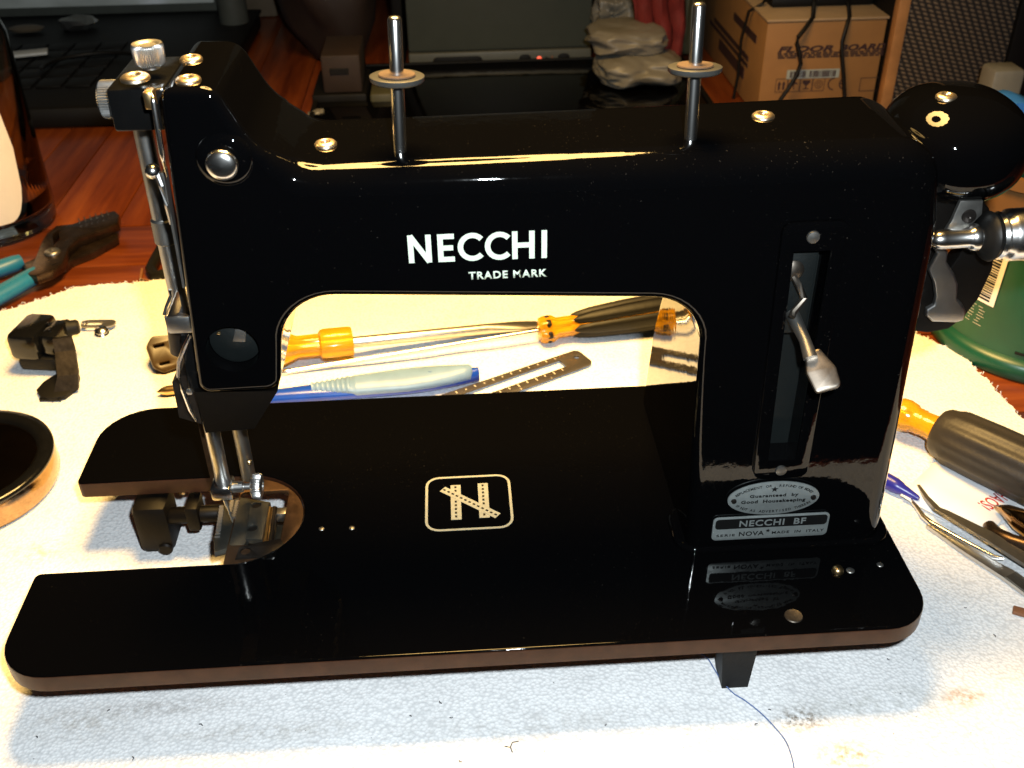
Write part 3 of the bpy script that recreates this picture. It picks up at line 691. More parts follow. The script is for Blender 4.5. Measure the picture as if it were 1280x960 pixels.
# throat plate: steel with two screw holes and slots for the feed teeth
tp = [(0.0732, 0.0674, -0.0030)[:2], (0.0855, 0.0716, -0.0030)[:2], (0.0867, 0.0751, -0.0030)[:2], (0.0931, 0.0746, -0.0030)[:2], (0.0934, 0.0998, -0.0030)[:2], (0.0786, 0.1044, -0.0030)[:2], (0.0725, 0.1014, -0.0030)[:2], (0.0736, 0.0814, -0.0030)[:2], (0.0709, 0.0784, -0.0030)[:2]]
h1, h2 = (0.0876, 0.0963, -0.0030), (0.0881, 0.0803, -0.0030)
mb = MB(); mb.mesh(plate([tp], .0032, .0004, up(-.0058))); tpl = mb.build('throat_plate', 'throat_steel', sm, 30)
cl_ = [(0.0861, 0.0735, -0.0015)[:2], (0.0936, 0.0724, -0.0015)[:2], (0.0935, 0.0974, -0.0015)[:2], (0.0845, 0.0987, -0.0015)[:2]]
mb = MB(); mb.mesh(plate([cl_, circ(h1[0], h1[1], .0022), circ(h2[0], h2[1], .0022)], .0020, .0003, up(-.0030))); mb.build('plate_clamp', 'throat_steel', tpl, 30)
for h in (h1, h2): MB().lathe([(.0021, -.0008), (.0018, -.0004), (.0001, -.0004)], fr_axis((h[0], h[1], -.0014), (0, 0, 1)), 16).build('clamp_screw', 'dark_steel', tpl)
def teeth(a, b_, n, wd, z):
    mb = MB(); a, b_ = Vector(a[:2]), Vector(b_[:2]); d = (b_-a)/n; nn = Vector((-d.y, d.x)).normalized()*wd/2
    for k in range(n):
        p, q = a+d*k, a+d*(k+.86); r_ = a+d*(k+.2)
        prof = [(p, z-.002), (p, z), (r_, z+.0012), (q, z), (q, z-.002)]
        mb.rings([[(*(pt-nn), h) for pt, h in prof], [(*(pt+nn), h) for pt, h in prof]])
    return mb
teeth((0.0730, 0.0766, -0.0010), (0.0712, 0.0997, -0.0010), 11, .0022, -.0030).build('feed_dog', 'dull_steel', tpl, 0)
teeth((0.0758, 0.0921, -0.0010), (0.0756, 0.1023, -0.0010), 6, .0018, -.0024).build('feed_dog', 'dull_steel', tpl, 0)
teeth((0.0782, 0.0886, -0.0010), (0.0782, 0.1020, -0.0010), 8, .0018, -.0024).build('feed_dog', 'dull_steel', tpl, 0)
r0, r1 = (0.0933, 0.0964, -0.0040), (0.0943, 0.0725, -0.0040)
MB().cyl(Vector(r0), Vector(r1), .0016, n=14).build('feed_rod', 'brass', sm)
MB().cyl(Vector((0.0950, 0.0986, -0.0060)), Vector((0.0960, 0.0735, -0.0060)), .0017, n=14).build('feed_shaft', 'dark_steel', sm)
s_ = (0.0994, 0.0960, -0.0060); MB().box((s_[0]-.003, s_[1]-.0025, -.010), (s_[0]+.003, s_[1]+.0025, -.005), .0006).build('slide_block', 'steel', sm)
s_ = (0.1003, 0.0822, -0.0060); MB().box((s_[0]-.003, s_[1]-.0055, -.010), (s_[0]+.003, s_[1]+.0055, -.0065), .0006).build('cover_block', 'slot_black', sm)
# front bracket of the plate with one screw
brk = [(0.0834, 0.0610, -0.0020)[:2], (0.0840, 0.0686, -0.0020)[:2], (0.0903, 0.0706, -0.0020)[:2], (0.1013, 0.0729, -0.0020)[:2], (0.1039, 0.0686, -0.0020)[:2], (0.0957, 0.0616, -0.0020)[:2]]
hs_ = (0.0872, 0.0658, -0.0020)
mb = MB(); mb.mesh(plate([brk, circ(hs_[0], hs_[1], .0021, 16)], .0022, .0003, up(-.0036))); mb.build('plate_bracket', 'dark_steel', sm, 30)
MB().lathe([(.0021, -.001), (.0019, 0), (.0001, .0002)], fr_axis((hs_[0], hs_[1], -.0022), (0, 0, 1)), 14).build('bracket_screw', 'dark_steel', sm)
# rotary hook carrier under the bed
mb = MB(); hk = [(0.0216, 0.1210, -0.0052), (0.0392, 0.1210, -0.0064), (0.0479, 0.1120, -0.0164), (0.0457, 0.1040, -0.0204), (0.0305, 0.1040, -0.0214), (0.0262, 0.1100, -0.0173)]
a, b_ = (0.0242, 0.1160, -0.0023), (0.0416, 0.1160, -0.0034)
MB().box((a[0], .108, -.0390), (b_[0], .128, -.0105), .004).build('hook_carrier', 'soft_black', sm, 40)
mb = MB(); mb.cyl(((a[0]+b_[0])/2+.004, .1070, -.036), ((a[0]+b_[0])/2+.004, .1120, -.036), .0035, n=20, bev=.0008); mb.build('carrier_boss', 'soft_black', sm)
mb = MB(); mb.cyl((b_[0]-.002, .114, -.0200), (b_[0]+.030, .114, -.0200), .0042, n=24, bev=.001); hs2 = mb.build('hook_shaft', 'soft_black', sm, 50)
MB().box((b_[0]+.008, .1085, -.0265), (b_[0]+.0145, .122, -.0120), .0015).build('shaft_bearing', 'soft_black', hs2, 40)
p = (0.0451, 0.1261, -0.0120); MB().box((p[0]-.0015, p[1]-.002, -.016), (p[0]+.0018, p[1]+.002, -.0102), .0003).build('carrier_pin', 'brass', sm)
# little fittings on the bed
def bed_pin(p, r, h, m, name='bed_pin'): return MB().lathe([(r*1.05, 0), (r, h*.5), (r*.7, h), (.0001, h*1.1)], fr_axis(p, (0, 0, 1)), 18).build(name, m, sm, 60)
bed_pin((0.3394, 0.0327, 0.0000), .0024, .0022, 'brass'); bed_pin((0.3449, 0.0327, 0.0000), .0017, .0004, 'dull_steel'); bed_pin((0.3585, 0.0351, 0.0000), .0014, .0004, 'dull_steel')
bed_pin((0.1196, 0.0761, 0.0000), .0013, .0004, 'dull_steel'); bed_pin((0.1331, 0.0756, 0.0000), .0013, .0004, 'dull_steel')
hp = (0.3138, 0.0092, 0.0000); MB().lathe([(.0037, 0), (.0034, .0004), (.0026, .00025), (.0001, .0002)], fr_axis(hp, (0, 0, 1)), 22).build('bed_plug', 'worn_nickel', sm)
# support leg under the front edge
q = (0.2868, 0.0120, -0.0220); q1 = (0.3020, 0.0120, -0.0233)
mb = MB(); mb.rings([[(q[0]-.0005, .010, -.009), (q1[0]+.0005, .010, -.009), (q1[0]+.0005, .024, -.009), (q[0]-.0005, .024, -.009)],
                     [(q[0]+.0025, .0105, -.0432), (q1[0]-.0015, .0105, -.0432), (q1[0]-.0015, .022, -.0432), (q[0]+.0025, .022, -.0432)]][::-1]); mb.build('leg', 'matt_black', sm, 0)

# ------------------------------------------------------------------ right end: hand wheel guard, winder
def super_e(c, rad, p, n=28, m_=18):
    f = lambda v_, q: math.copysign(abs(v_)**q, v_); q = 2/p; rs = []
    for i in range(1, m_):
        th = -PI/2+PI*i/m_
        rs.append([(c[0]+rad[0]*f(math.cos(th), q)*f(math.cos(2*PI*k/n), q), c[1]+rad[1]*f(math.cos(th), q)*f(math.sin(2*PI*k/n), q), c[2]+rad[2]*f(math.sin(th), q)) for k in range(n)])
    return rs
dc = (0.3791, 0.0980, 0.1622)
mb = MB(); mb.rings(super_e(dc, (.0262, .030, .0212), 2.3, 48, 28)); dome = mb.build('wheel_guard', 'enamel', sm, 60)
oil_screw((0.3699, 0.0920, 0.1822), .0039)
MB().box((.3540, .075, .148), (dc[0]-.020, .110, .1500), .004).build('guard_neck', 'enamel', sm, 40)
pl = [(0.3579, 0.0800, 0.1545), (0.3823, 0.0800, 0.1503), (0.3913, 0.0800, 0.1413), (0.3975, 0.0800, 0.1282), (0.3990, 0.0800, 0.1147), (0.3966, 0.0800, 0.1017), (0.3924, 0.0800, 0.0929), (0.3872, 0.0800, 0.0878), (0.3787, 0.0800, 0.0863), (0.3703, 0.0800, 0.0879), (0.3666, 0.0800, 0.0926), (0.3632, 0.0800, 0.1192)]
ho = [(0.3775, 0.0800, 0.1245), (0.3839, 0.0800, 0.1263), (0.3836, 0.0800, 0.1218), (0.3815, 0.0800, 0.1169)]
mb = MB(); mb.mesh(plate([xz(pl), xz(ho)], .008, .0012, FRONT((0, .0880, 0)))); mb.build('end_plate', 'soft_black', sm, 40)
ow = [(0.3715, 0.0740, 0.1261), (0.3698, 0.0740, 0.1282), (0.3733, 0.0740, 0.1294), (0.3758, 0.0740, 0.1266), (0.3761, 0.0740, 0.1224), (0.3802, 0.0740, 0.1173), (0.3830, 0.0740, 0.1122), (0.3842, 0.0740, 0.1056), (0.3867, 0.0740, 0.1033), (0.3892, 0.0740, 0.0995), (0.3892, 0.0740, 0.0954), (0.3864, 0.0740, 0.0944), (0.3763, 0.0740, 0.0953), (0.3731, 0.0740, 0.0981), (0.3727, 0.0740, 0.1014), (0.3753, 0.0740, 0.1031), (0.3751, 0.0740, 0.1068), (0.3730, 0.0740, 0.1134), (0.3695, 0.0740, 0.1192)]
mb = MB(); mb.mesh(plate([xz(ow)], .0028, .0010, FRONT((0, .0768, 0)), 2)); mb.build('winder_lever', 'steel', sm, 50)
og = [(0.3710, 0.0720, 0.1359), (0.3729, 0.0720, 0.1411), (0.3744, 0.0720, 0.1492), (0.3831, 0.0720, 0.1489), (0.3841, 0.0720, 0.1433), (0.3804, 0.0720, 0.1382), (0.3786, 0.0720, 0.1352)]
mb = MB(); mb.mesh(plate([xz(og)], .0020, .0004, FRONT((0, .0740, 0)))); gp = mb.build('winder_plate', 'dull_steel', sm, 40)
MB().lathe([(.0028, 0), (.0026, .0008), (.0006, .0010), (.0001, .0006)], FRONT((0.3789, 0.0718, 0.1429)), 18).build('plate_screw', 'dark_steel', gp)
a = Vector((0.3654, 0.0680, 0.1354)); 
mb = MB(); ax = fr_axis(a, (1, .04, .01))
mb.lathe([(.0001, -.0016), (.0018, -.0010), (.0034, .0010), (.0038, .0035), (.0038, .0130), (.0044, .0137), (.0052, .0150), (.0052, .0168), (.0040, .0176), (.0040, .021)], ax, 32); spn = mb.build('winder_spindle', 'chrome', sm, 50)
MB().lathe([(.0040, .0178), (.0056, .0185), (.0072, .0195), (.0090, .0203), (.0096, .0216), (.0088, .0232), (.0066, .0238)], ax, 32).build('rubber_tyre', 'grip_black', spn, 50)
MB().lathe([(.0064, .0232), (.0086, .0238), (.0092, .0252), (.0082, .0266), (.0092, .0282), (.0100, .0292), (.0100, .050), (.0001, .051)], ax, 32).build('clutch_knob', 'chrome', spn, 50)
# ------------------------------------------------------------------ tools seen through the arm opening
def screwdriver_frame(a, b_): return fr_axis(a, Vector(b_)-Vector(a), (0, 0, 1))
def fluted(prof, mx, n=6, depth=.12, m_=36):
    rs = []
    for r, z, fl_ in prof:
        rs.append([(r*(1-fl_*depth*(.5+.5*math.cos(n*2*PI*k/m_)))*math.cos(2*PI*k/m_), r*(1-fl_*depth*(.5+.5*math.cos(n*2*PI*k/m_)))*math.sin(2*PI*k/m_), z) for k in range(m_)])
    return MB().rings(rs, mx)
# flat blade, amber handle
a, b_ = Vector((0.1158, 0.2891, -0.0330)), Vector((0.2360, 0.3137, -0.0400)); ax = fr_axis(a, b_-a, (0, 0, 1)); L = (b_-a).length
t = thing('screwdriver', 'flat blade screwdriver with clear amber handle seen through the arm opening', 'screwdriver', a)
fluted([(.0070, .0005, 0), (.0100, 0, .3), (.0105, -.0022, .5), (.0105, -.0175, .5), (.0098, -.0198, .4), (.0078, -.0210, .5), (.0076, -.034, 1), (.0092, -.0375, .8), (.0120, -.044, 1), (.0130, -.062, 1), (.0128, -.090, 1), (.0100, -.101, .6), (.0050, -.103, 0)], ax, 8, .16, 48).build('handle', 'amber', t, 40)
mb = MB(); rs = []
for z, wx, wy in [(-.05, .0036, .0036), (L*.72, .0036, .0036), (L*.80, .0030, .0046), (L*.88, .0022, .0056), (L*.93, .0014, .0054), (L, .0006, .0044)]:
    rs.append([(wx*math.cos(2*PI*k/20), wy*math.sin(2*PI*k/20), z) for k in range(20)])
mb.rings(rs, ax); mb.build('blade', 'steel', t, 50)
# long thin shaft, amber and black handle
a, b_ = Vector((0.2364, 0.2941, -0.0332)), Vector((0.0717, 0.2700, -0.0412)); ax = fr_axis(a, b_-a, (0, 0, 1)); L = (b_-a).length
t = thing('screwdriver', 'long thin screwdriver with black grips on amber handle lying behind the arm', 'screwdriver', a)
mb = fluted([(.004, .002, 0), (.0078, .001, .6), (.0090, -.002, .8), (.0088, -.008, .8), (.0068, -.011, 1), (.0066, -.022, 1), (.0084, -.030, .6), (.0096, -.045, .6), (.0106, -.070, .6), (.0098, -.105, .6), (.0060, -.112, 0)], ax, 6, .2, 48)
hd = mb.build('handle', 'amber', t, 40)
for k in range(6):
    an = 2*PI*(k+.5)/6; cx_, cy_ = math.cos(an), math.sin(an); mb = MB(); rs = []
    for r, z, w_ in [(.0064, -.021, .0006), (.0076, -.025, .0026), (.0090, -.034, .0036), (.0104, -.055, .0042), (.0108, -.072, .0043), (.0100, -.104, .0036), (.0078, -.111, .0006)]:
        rs.append([(cx_*(r+du)-cy_*w_*dv, cy_*(r+du)+cx_*w_*dv, z) for du, dv in ((-.0018, -1.1), (.0002, -.9), (.0009, -.4), (.0010, 0), (.0009, .4), (.0002, .9), (-.0018, 1.1))])
    mb.rings(rs, ax); mb.build('grip_strip', 'grip_black', hd, 50)
    MB().lathe([(.0028, -.0012), (.0026, .0004), (.0016, .0012), (.0001, .0014)], ax @ fr_axis((cx_*.0076, cy_*.0076, -.0045), (cx_, cy_, .15)), 14).build('grip_spot', 'grip_black', hd, 60)
mb = MB(); mb.lathe([(.0017, -.02), (.0017, L-.006), (.0021, L-.004), (.0012, L)], ax, 16); mb.build('shaft', 'chrome', t, 50)
# toothbrush: blue body with pale rubber inlay
a, b_ = Vector((0.1951, 0.2533, -0.0375)), Vector((0.0737, 0.2382, -0.0375)); fx = frame(a, b_-a, (0, 0, 1)); L = (b_-a).length
t = thing('toothbrush', 'blue toothbrush handle with pale ribbed rubber grip', 'toothbrush', a)
def half(u):   # half width along the handle
    return .0030+.0078*math.sin(min(1, u/.045)*PI/2)**.8 if u < .045 else .0108-.0060*min(1, (u-.045)/.085)
def blob(us, k, z0, z1, dy=0):
    rs = []
    for u in us:
        h = half(u)*k; rs.append([(u, h*math.cos(q)+dy, (z0+z1)/2+(z1-z0)/2*math.sin(q)) for q in [2*PI*j/24 for j in range(24)]])
    return rs
us = [.0002, .002, .005, .010, .018, .03, .045, .06, .075, .09, .105, .12, .132, .142, .148]
mb = MB(); mb.rings(blob(us, 1, -.0052, .0044), fx); mb.build('body', 'brush_blue', t, 60)
us = [.0045, .0060, .010, .018, .03, .045, .06, .075]
mb = MB(); rs = blob(us, 1.02, -.0040, .0066)
rs[0] = [(.0045, p[1]*.7, p[2]*.9) for p in rs[0]]; mb.rings(rs, fx); u = .078; ribs = []
rr_ = [rs[-1]]
while u < .100:
    rr_.append(blob([u], .94*(1-(u-.078)/.05), -.0015, .0056)[0]); rr_.append(blob([u+.0010], .94*(1-(u-.078)/.05), -.0015, .0066)[0]); rr_.append(blob([u+.0020], .94*(1-(u-.078)/.05), -.0015, .0066)[0]); u += .0030
mb.rings(rr_, fx); mb.build('rubber_grip', 'brush_pale', t, 45)
mb = MB(); mb.lathe([(.0012, -.0003), (.0011, .0003), (.0001, .0004)], fx @ Matrix.Translation((.030, .001, .0066)), 14); mb.build('dimple', 'brush_pale', t)
# slotted steel gauge
a, b_ = Vector((*(0.2577, 0.2703), TZ+.0012)), Vector((*(0.1876, 0.2335), TZ+.0012)); fx = frame(a, b_-a, (0, 0, 1))
g = thing('sewing_gauge', 'small slotted steel gauge with engraved scale', 'gauge', a)
GW = .0115
oo = [p[:2] for p in fillet([(-.006, -GW*.82, .004), (-.006, GW*.82, .004), (.150, GW, .003), (.150, -GW, .003)], 5)]
mb = MB(); mb.mesh(plate([oo, circ(-.0005, -.0018, .0017, 16), [p for p in rrect(.0105, -.0052, .120, .0035, .0006)]], .0011, .0002, fx)); mb.build('plate', 'ruler', g, 30)
mb = MB()
for k in range(14):
    x = .0120+.0064*k; l_ = .0030 if k % 2 else .0022
    mb.add([(x, -.0066-l_*.0, .00125), (x+.0007, -.0066, .00125), (x+.0007, -.0066+.0+l_*-1+.0008, .00125), (x, -.0066-l_+.0008, .00125)], [[0, 1, 2, 3]], fx)
    mb.add([(x+.003, .0046, .00125), (x+.0037, .0046, .00125), (x+.0037, .0046+l_, .00125), (x+.003, .0046+l_, .00125)], [[0, 1, 2, 3]], fx)
for i, ch in enumerate('1234'): mb.mesh(text(ch, None, .0018, 0, .01, 1, 0, fx @ Matrix.Translation((.026+.022*i, .0096, .00125)) @ Matrix.Rotation(PI, 4, 'Z')))
mb.build('scale_marks', 'mark', g, 0)

# ------------------------------------------------------------------ tools on the right
a, b_ = Vector((0.4249, 0.1825, -0.0275)), Vector((0.4733, 0.1201, -0.0262)); ax = fr_axis(a, b_-a, (0, 0, 1))
t = thing('screwdriver', 'stubby screwdriver with thick grey ribbed grip and amber collar', 'screwdriver', a)
mb = MB(); mb.lathe([(.003, -.0015), (.0065, 0), (.0086, .0035), (.0090, .0075), (.0082, .0118), (.0070, .0135), (.0074, .0150), (.0070, .0160), (.0074, .0172), (.0068, .0185), (.0072, .024), (.0080, .034)], ax, 36); mb.build('collar', 'amber', t, 60)
mb = fluted([(.0086, .0285, 0), (.0120, .0275, 0), (.0138, .0300, .3), (.0142, .0335, 0), (.0160, .0370, 1), (.0165, .055, 1), (.0165, .085, 1), (.0150, .105, .6), (.0120, .110, 0)], ax, 12, .06, 96); mb.build('grip', 'grip_grey', t, 50)
mb = MB(); mb.lathe([(.0022, -.05), (.0022, .01)], ax, 16); mb.build('shaft', 'steel', t)
# pen
a, b_ = Vector((0.4161, 0.1205, -0.0388)), Vector((0.3917, 0.1553, -0.0388)); ax = fr_axis(a, b_-a, (0, 0, 1))
t = thing('pen', 'glossy blue pen lying beside the column', 'pen', a)
mb = MB(); mb.lathe([(.0011, -.0012), (.0016, 0), (.0030, .009), (.0034, .0095), (.0041, .013), (.0043, .06), (.0043, .12), (.003, .128)], ax, 28); mb.build('barrel', 'pen_blue', t, 50)
# bent nosed tweezers
t = thing('tweezers', 'steel tweezers with bent tips and serrated sides', 'tweezers', (*(0.4261, 0.0982), TZ))
def arm_(ps, ws, h0):
    mb = MB(); rs = []; P = [Vector((*p, TZ+h)) for p, h in ps]
    for i, p in enumerate(P):
        d = (P[min(i+1, len(P)-1)]-P[max(i-1, 0)]).normalized(); y = Vector((-d.y, d.x, 0)).normalized()
        rs.append([p+y*ws[i]+Vector((0, 0, .0010)), p-y*ws[i]+Vector((0, 0, .0010)), p-y*ws[i]-Vector((0, 0, .0010)), p+y*ws[i]-Vector((0, 0, .0010))])
    return mb.rings(rs)
arm_([((0.4211, 0.1310), .003), ((0.4210, 0.1200), .004), ((0.4215, 0.1088), .006), ((0.4238, 0.1043), .007), ((0.4367, 0.0852), .008), ((0.4528, 0.0609), .007)], [.0008, .0012, .0016, .0020, .0036, .0040], 0).build('arm', 'dull_steel', t, 0)
mb = MB(); mb.tube([Vector((*p, TZ+h)) for p, h in [((0.4130, 0.1245), .0022), ((0.4146, 0.1155), .0022), ((0.4150, 0.1081), .0022), ((0.4167, 0.1031), .0024), ((0.4262, 0.0888), .0032), ((0.4361, 0.0751), .004), ((0.4397, 0.0727), .005)]], [.0008, .0012, .0014, .0015, .0014, .0013, .0008], 10); mb.build('tip_rod', 'chrome', t, 60)
arm_([((0.4146, 0.1020), .0014), ((0.4246, 0.0850), .0016), ((0.4386, 0.0652), .0018), ((0.4468, 0.0490), .0018)], [.0006, .0020, .0040, .0044], 0).build('arm', 'steel', t, 0)
mb = MB()
pA, pB = Vector((*(0.4396, 0.0640), TZ+.0036)), Vector((*(0.4468, 0.0490), TZ+.0036)); d = (pB-pA)
y = Vector((-d.y, d.x, 0)).normalized()
for k in range(24): mb.box((0, -.0042, -.0006), (d.length/24*.55, .0030, .0002), 0, frame(pA+d*k/24, d, (0, 0, 1)))
mb.build('serration', 'dull_steel', t, 0)
# leaflet with printed title
c0, c1 = Vector((*(0.4392, 0.0907), TZ+.0012)), Vector((*(0.4657, 0.1140), TZ+.0012))
pu = (c1-c0).normalized(); fx = frame(c0, pu, (0, 0, 1))       # x runs along the printed edge
lf = thing('leaflet', 'white folded leaflet with red printed title under the grey screwdriver', 'paper', c0)
mb = MB(); rs = [[(x, y, .0004*math.sin(x*60)+z) for x in (-.001, .02, .04, .06)] for y, z in ((0, 0), (.02, .0004), (.035, .001), (.045, .0022))]
mb.rings(rs, fx, False, (False, False)); sh = mb.build('sheet', 'paper', lf, 60); so = sh.modifiers.new('thick', 'SOLIDIFY'); so.thickness = .0003
RT = fx @ Matrix.Rotation(-PI/2*0, 4, 'Z')
ta, tb = Vector((*(0.4488, 0.1085), TZ+.0026)), Vector((*(0.4670, 0.1314), TZ+.0026))
def on_paper(s, px_a, px_b, h, m, name):
    a, b_ = Vector((*px_a, TZ+.0024)), Vector((*px_b, TZ+.0024)); f_ = frame((a+b_)/2, b_-a, (0, 0, 1))
    link(name, text(s, (b_-a).length, h, .00005, .006, 1, 0, f_), m, lf, 0)
on_paper('CHAOS!', (0.4679, 0.1241), (0.4483, 0.1129), .0078, 'red_ink', 'title_text')
on_paper('ONE DAY', (0.4697, 0.1372), (0.4572, 0.1288), .0034, 'grey_ink', 'small_text')
# cutters with dark jaws at the frame's edge
t = thing('side_cutters', 'side cutters with dark polished jaws at the edge of the leaflet', 'pliers', (*(0.4525, 0.0932), TZ))
def horn(ps, rw, rh, m, name):
    P = [Vector((*p, TZ+h)) for p, h in ps]; rs = []
    for i, p in enumerate(P):
        d = (P[min(i+1, len(P)-1)]-P[max(i-1, 0)]).normalized(); y = Vector((-d.y, d.x, 0)).normalized()
        rs.append([p+y*rw[i]*math.cos(q)+Vector((0, 0, rh[i]*math.sin(q))) for q in [2*PI*k/20 for k in range(20)]])
    return MB().rings(rs).build(name, m, t, 60)
horn([((0.4515, 0.1089), .006), ((0.4542, 0.1038), .008), ((0.4578, 0.0940), .009), ((0.4655, 0.0784), .010)], [.0008, .0034, .0062, .0080], [.0008, .003, .006, .008], 'polish', 'jaw')
horn([((0.4438, 0.0974), .004), ((0.4426, 0.0893), .005), ((0.4465, 0.0821), .006), ((0.4552, 0.0737), .007)], [.0030, .0042, .0042, .005], [.003, .0045, .005, .006], 'plier_steel', 'jaw')
horn([((0.4664, 0.1321), .006), ((0.4683, 0.1215), .008), ((0.4704, 0.1099), .009), ((0.4750, 0.0974), .010)], [.0012, .0034, .0050, .0070], [.001, .003, .005, .007], 'plier_steel', 'handle')
mb = MB(); mb.box((-.004, -.0022, 0), (.006, .0022, .002), .0004, Matrix.Translation((*(0.4347, 0.0419), TZ+.0004)) @ Matrix.Rotation(-.5, 4, 'Z'))
tag(mb.build('metal_chip', 'rust', None), 'tiny rust brown chip lying on the towel below the tweezers', 'chip')

# ------------------------------------------------------------------ small parts on the left of the towel
t = thing('bobbin_winder_clamp', 'black machine fitting with bent bracket and toothed foot', 'machine part', (*(-0.0689, 0.2807), TZ))
bx = [(-0.0842, 0.2612, -0.0190), (-0.0683, 0.2599, -0.0190)]
o0 = Vector((-0.0937, 0.2826, -0.0310)); X_ = Vector((-0.0751, 0.2792, -0.0310))-o0; fx = frame(o0, X_, (0, 0, 1)); WX = X_.length
MB().box((0, 0, -.0005), (WX, .030, .0175), .0035, fx).build('housing', 'black_metal', t, 40)
MB().box((.003, .002, -.0085), (WX+.008, .022, .0005), .002, fx).build('base', 'matt_black', t, 40)
mb = MB(); mb.box((WX-.001, .004, .000), (WX+.011, .026, .0165), .004, fx); mb.build('shoulder', 'black_metal', t, 40)
mb = MB(); c = fx @ Vector((WX+.004, .022, .010)); mb.lathe([(.0058, 0), (.0058, .006), (.0048, .0075), (.0048, .0105), (.0038, .012), (.0001, .0122)], fr_axis(c, (1, .25, 0)), 24); mb.build('boss', 'matt_black', t, 50)
for q in ((.006, .010), (.001, .018)): MB().lathe([(.0016, 0), (.0012, .0010), (.0001, .0013)], fr_axis(fx @ Vector((WX+q[0], q[1], .0162)), (0, 0, 1)), 12).build('rivet', 'black_metal', t)
st = [Vector((-0.0596, 0.2815, -0.0170)), Vector((-0.0576, 0.2761, -0.0230)), Vector((-0.0548, 0.2644, -0.0330)), Vector((-0.0555, 0.2574, -0.0400))]
mb = MB(); rs = []
for i, p in enumerate(st):
    w_ = [.0052, .0056, .0060, .0070][i]; rs.append([p+Vector((-w_, 0, 0)), p+Vector((w_, .002, 0)), p+Vector((w_, .0045, 0)), p+Vector((-w_, .0025, 0))])
mb.rings(rs); mb.build('bracket', 'dark_steel', t, 0)
ft = [(-0.0743, 0.2616), (-0.0694, 0.2535), (-0.0620, 0.2513), (-0.0550, 0.2532), (-0.0504, 0.2623), (-0.0523, 0.2757), (-0.0564, 0.2833), (-0.0625, 0.2857), (-0.0674, 0.2788), (-0.0726, 0.2702)]
mb = MB(); mb.mesh(plate([ft], .0030, .0005, Matrix.Translation((0, 0, TZ+.0002)))); mb.build('foot', 'matt_black', t, 40)
mb = MB()
for k in range(8): p = Vector((*(-0.0694, 0.2535), 0)).lerp(Vector((*(-0.0577, 0.2526), 0)), k/7); mb.box((-.0006, -.0012, 0), (.0006, .001, .0016), 0, Matrix.Translation((p.x, p.y, TZ+.0004)))
mb.build('teeth', 'matt_black', t, 0)
# slotted clip with a round stud
a, b_ = Vector((*(-0.0689, 0.3393), TZ+.0022)), Vector((*(-0.0435, 0.3372), TZ+.0022)); fx = frame(a, b_-a, (0, 0, 1)); L = (b_-a).length
t = thing('slotted_clip', 'small slotted steel clip with screw stud', 'machine part', a)
mb = MB(); mb.mesh(plate([[p[:2] for p in fillet([(0, -.0042, .0038), (L*.9, -.0042, .005), (L*.9, .0052, .004), (0, .0046, .0038)], 5)], rrect(.0035, -.0022, L*.55, .0022, .0015)], .0016, .0004, fx)); mb.build('plate', 'dull_steel', t, 40)
MB().lathe([(.0045, 0), (.0048, .0008), (.0040, .0018), (.0044, .0028), (.0030, .0042), (.0001, .0046)], fr_axis(fx @ Vector((L*.62, -.0070, -.0020)), (.1, -.2, 1)), 20).build('stud', 'chrome', t, 50)
MB().lathe([(.0017, 0), (.0014, .0012), (.0001, .0014)], fr_axis(fx @ Vector((.0018, 0, .0014)), (0, 0, 1)), 14).build('rivet', 'chrome', t, 50)
# brown two pin plug
t = thing('plug', 'brown plug with two slots lying behind the sewing head', 'plug', (*(-0.0040, 0.2892), TZ))
f0 = Vector((-0.0009, 0.2848, -0.0320)); fx = frame(f0, (.93, .36, 0), (-.15, -.75, .62))
oc = [p[:2] for p in fillet([(-.0085, -.0075, .004), (-.0030, -.0125, .004), (.0095, -.0100, .004), (.0115, .0095, .004), (-.0045, .0125, .004), (-.0095, .0065, .004)], 4)]
SL1, SL2 = rrect(-.0048, .0045, .0012, .0059, .0003, 2), rrect(-.0040, -.0072, .0016, -.0058, .0003, 2)
mb = MB(); mb.mesh(plate([oc, SL1, SL2], .0060, .0010, fx @ up(-.006))); mb.build('face', 'plug_brown', t, 40)
mb = MB(); mb.mesh(plate([[(x*.9, y*.9) for x, y in oc]], .0080, .0010, fx @ up(-.0135))); mb.build('body', 'matt_black', t, 40)
# brass tip
a, b_ = Vector((0.0000, 0.2529, -0.0400)), Vector((0.0139, 0.2552, -0.0400))
mb = MB(); mb.lathe([(.0002, 0), (.0022, .003), (.0030, .006), (.0030, .03)], fr_axis(a, b_-a), 18)
tag(mb.build('brass_tip', 'brass', None, 50), 'pointed brass tip lying on the towel under the lifter', 'machine part')

# round dish
ce = Vector((-.0835, .1730, 0))
t = thing('parts_dish', 'round dark dish with a shiny coppery rim', 'dish', (ce.x, ce.y, TZ))
RD = .0475
mb = MB(); mb.lathe([(RD-.004, .0006), (RD-.001, .0008), (RD+.0005, .004), (RD, .0125), (RD-.0008, .0150)], Matrix.Translation((ce.x, ce.y, TZ)), 96); mb.build('wall', 'polish', t, 50)
mb = MB(); mb.lathe([(RD-.0012, .0145), (RD+.0004, .0158), (RD+.0002, .0172), (RD-.0020, .0182), (RD-.0060, .0180), (RD-.0085, .0165), (RD-.0095, .0130)], Matrix.Translation((ce.x, ce.y, TZ)), 96); mb.build('rim', 'black_metal', t, 60)
mb = MB(); mb.lathe([(RD-.0090, .0145), (RD-.0100, .005), (RD-.0120, .0022), (.0001, .0020)], Matrix.Translation((ce.x, ce.y, TZ)), 96); mb.build('tray', 'matt_black', t, 60)

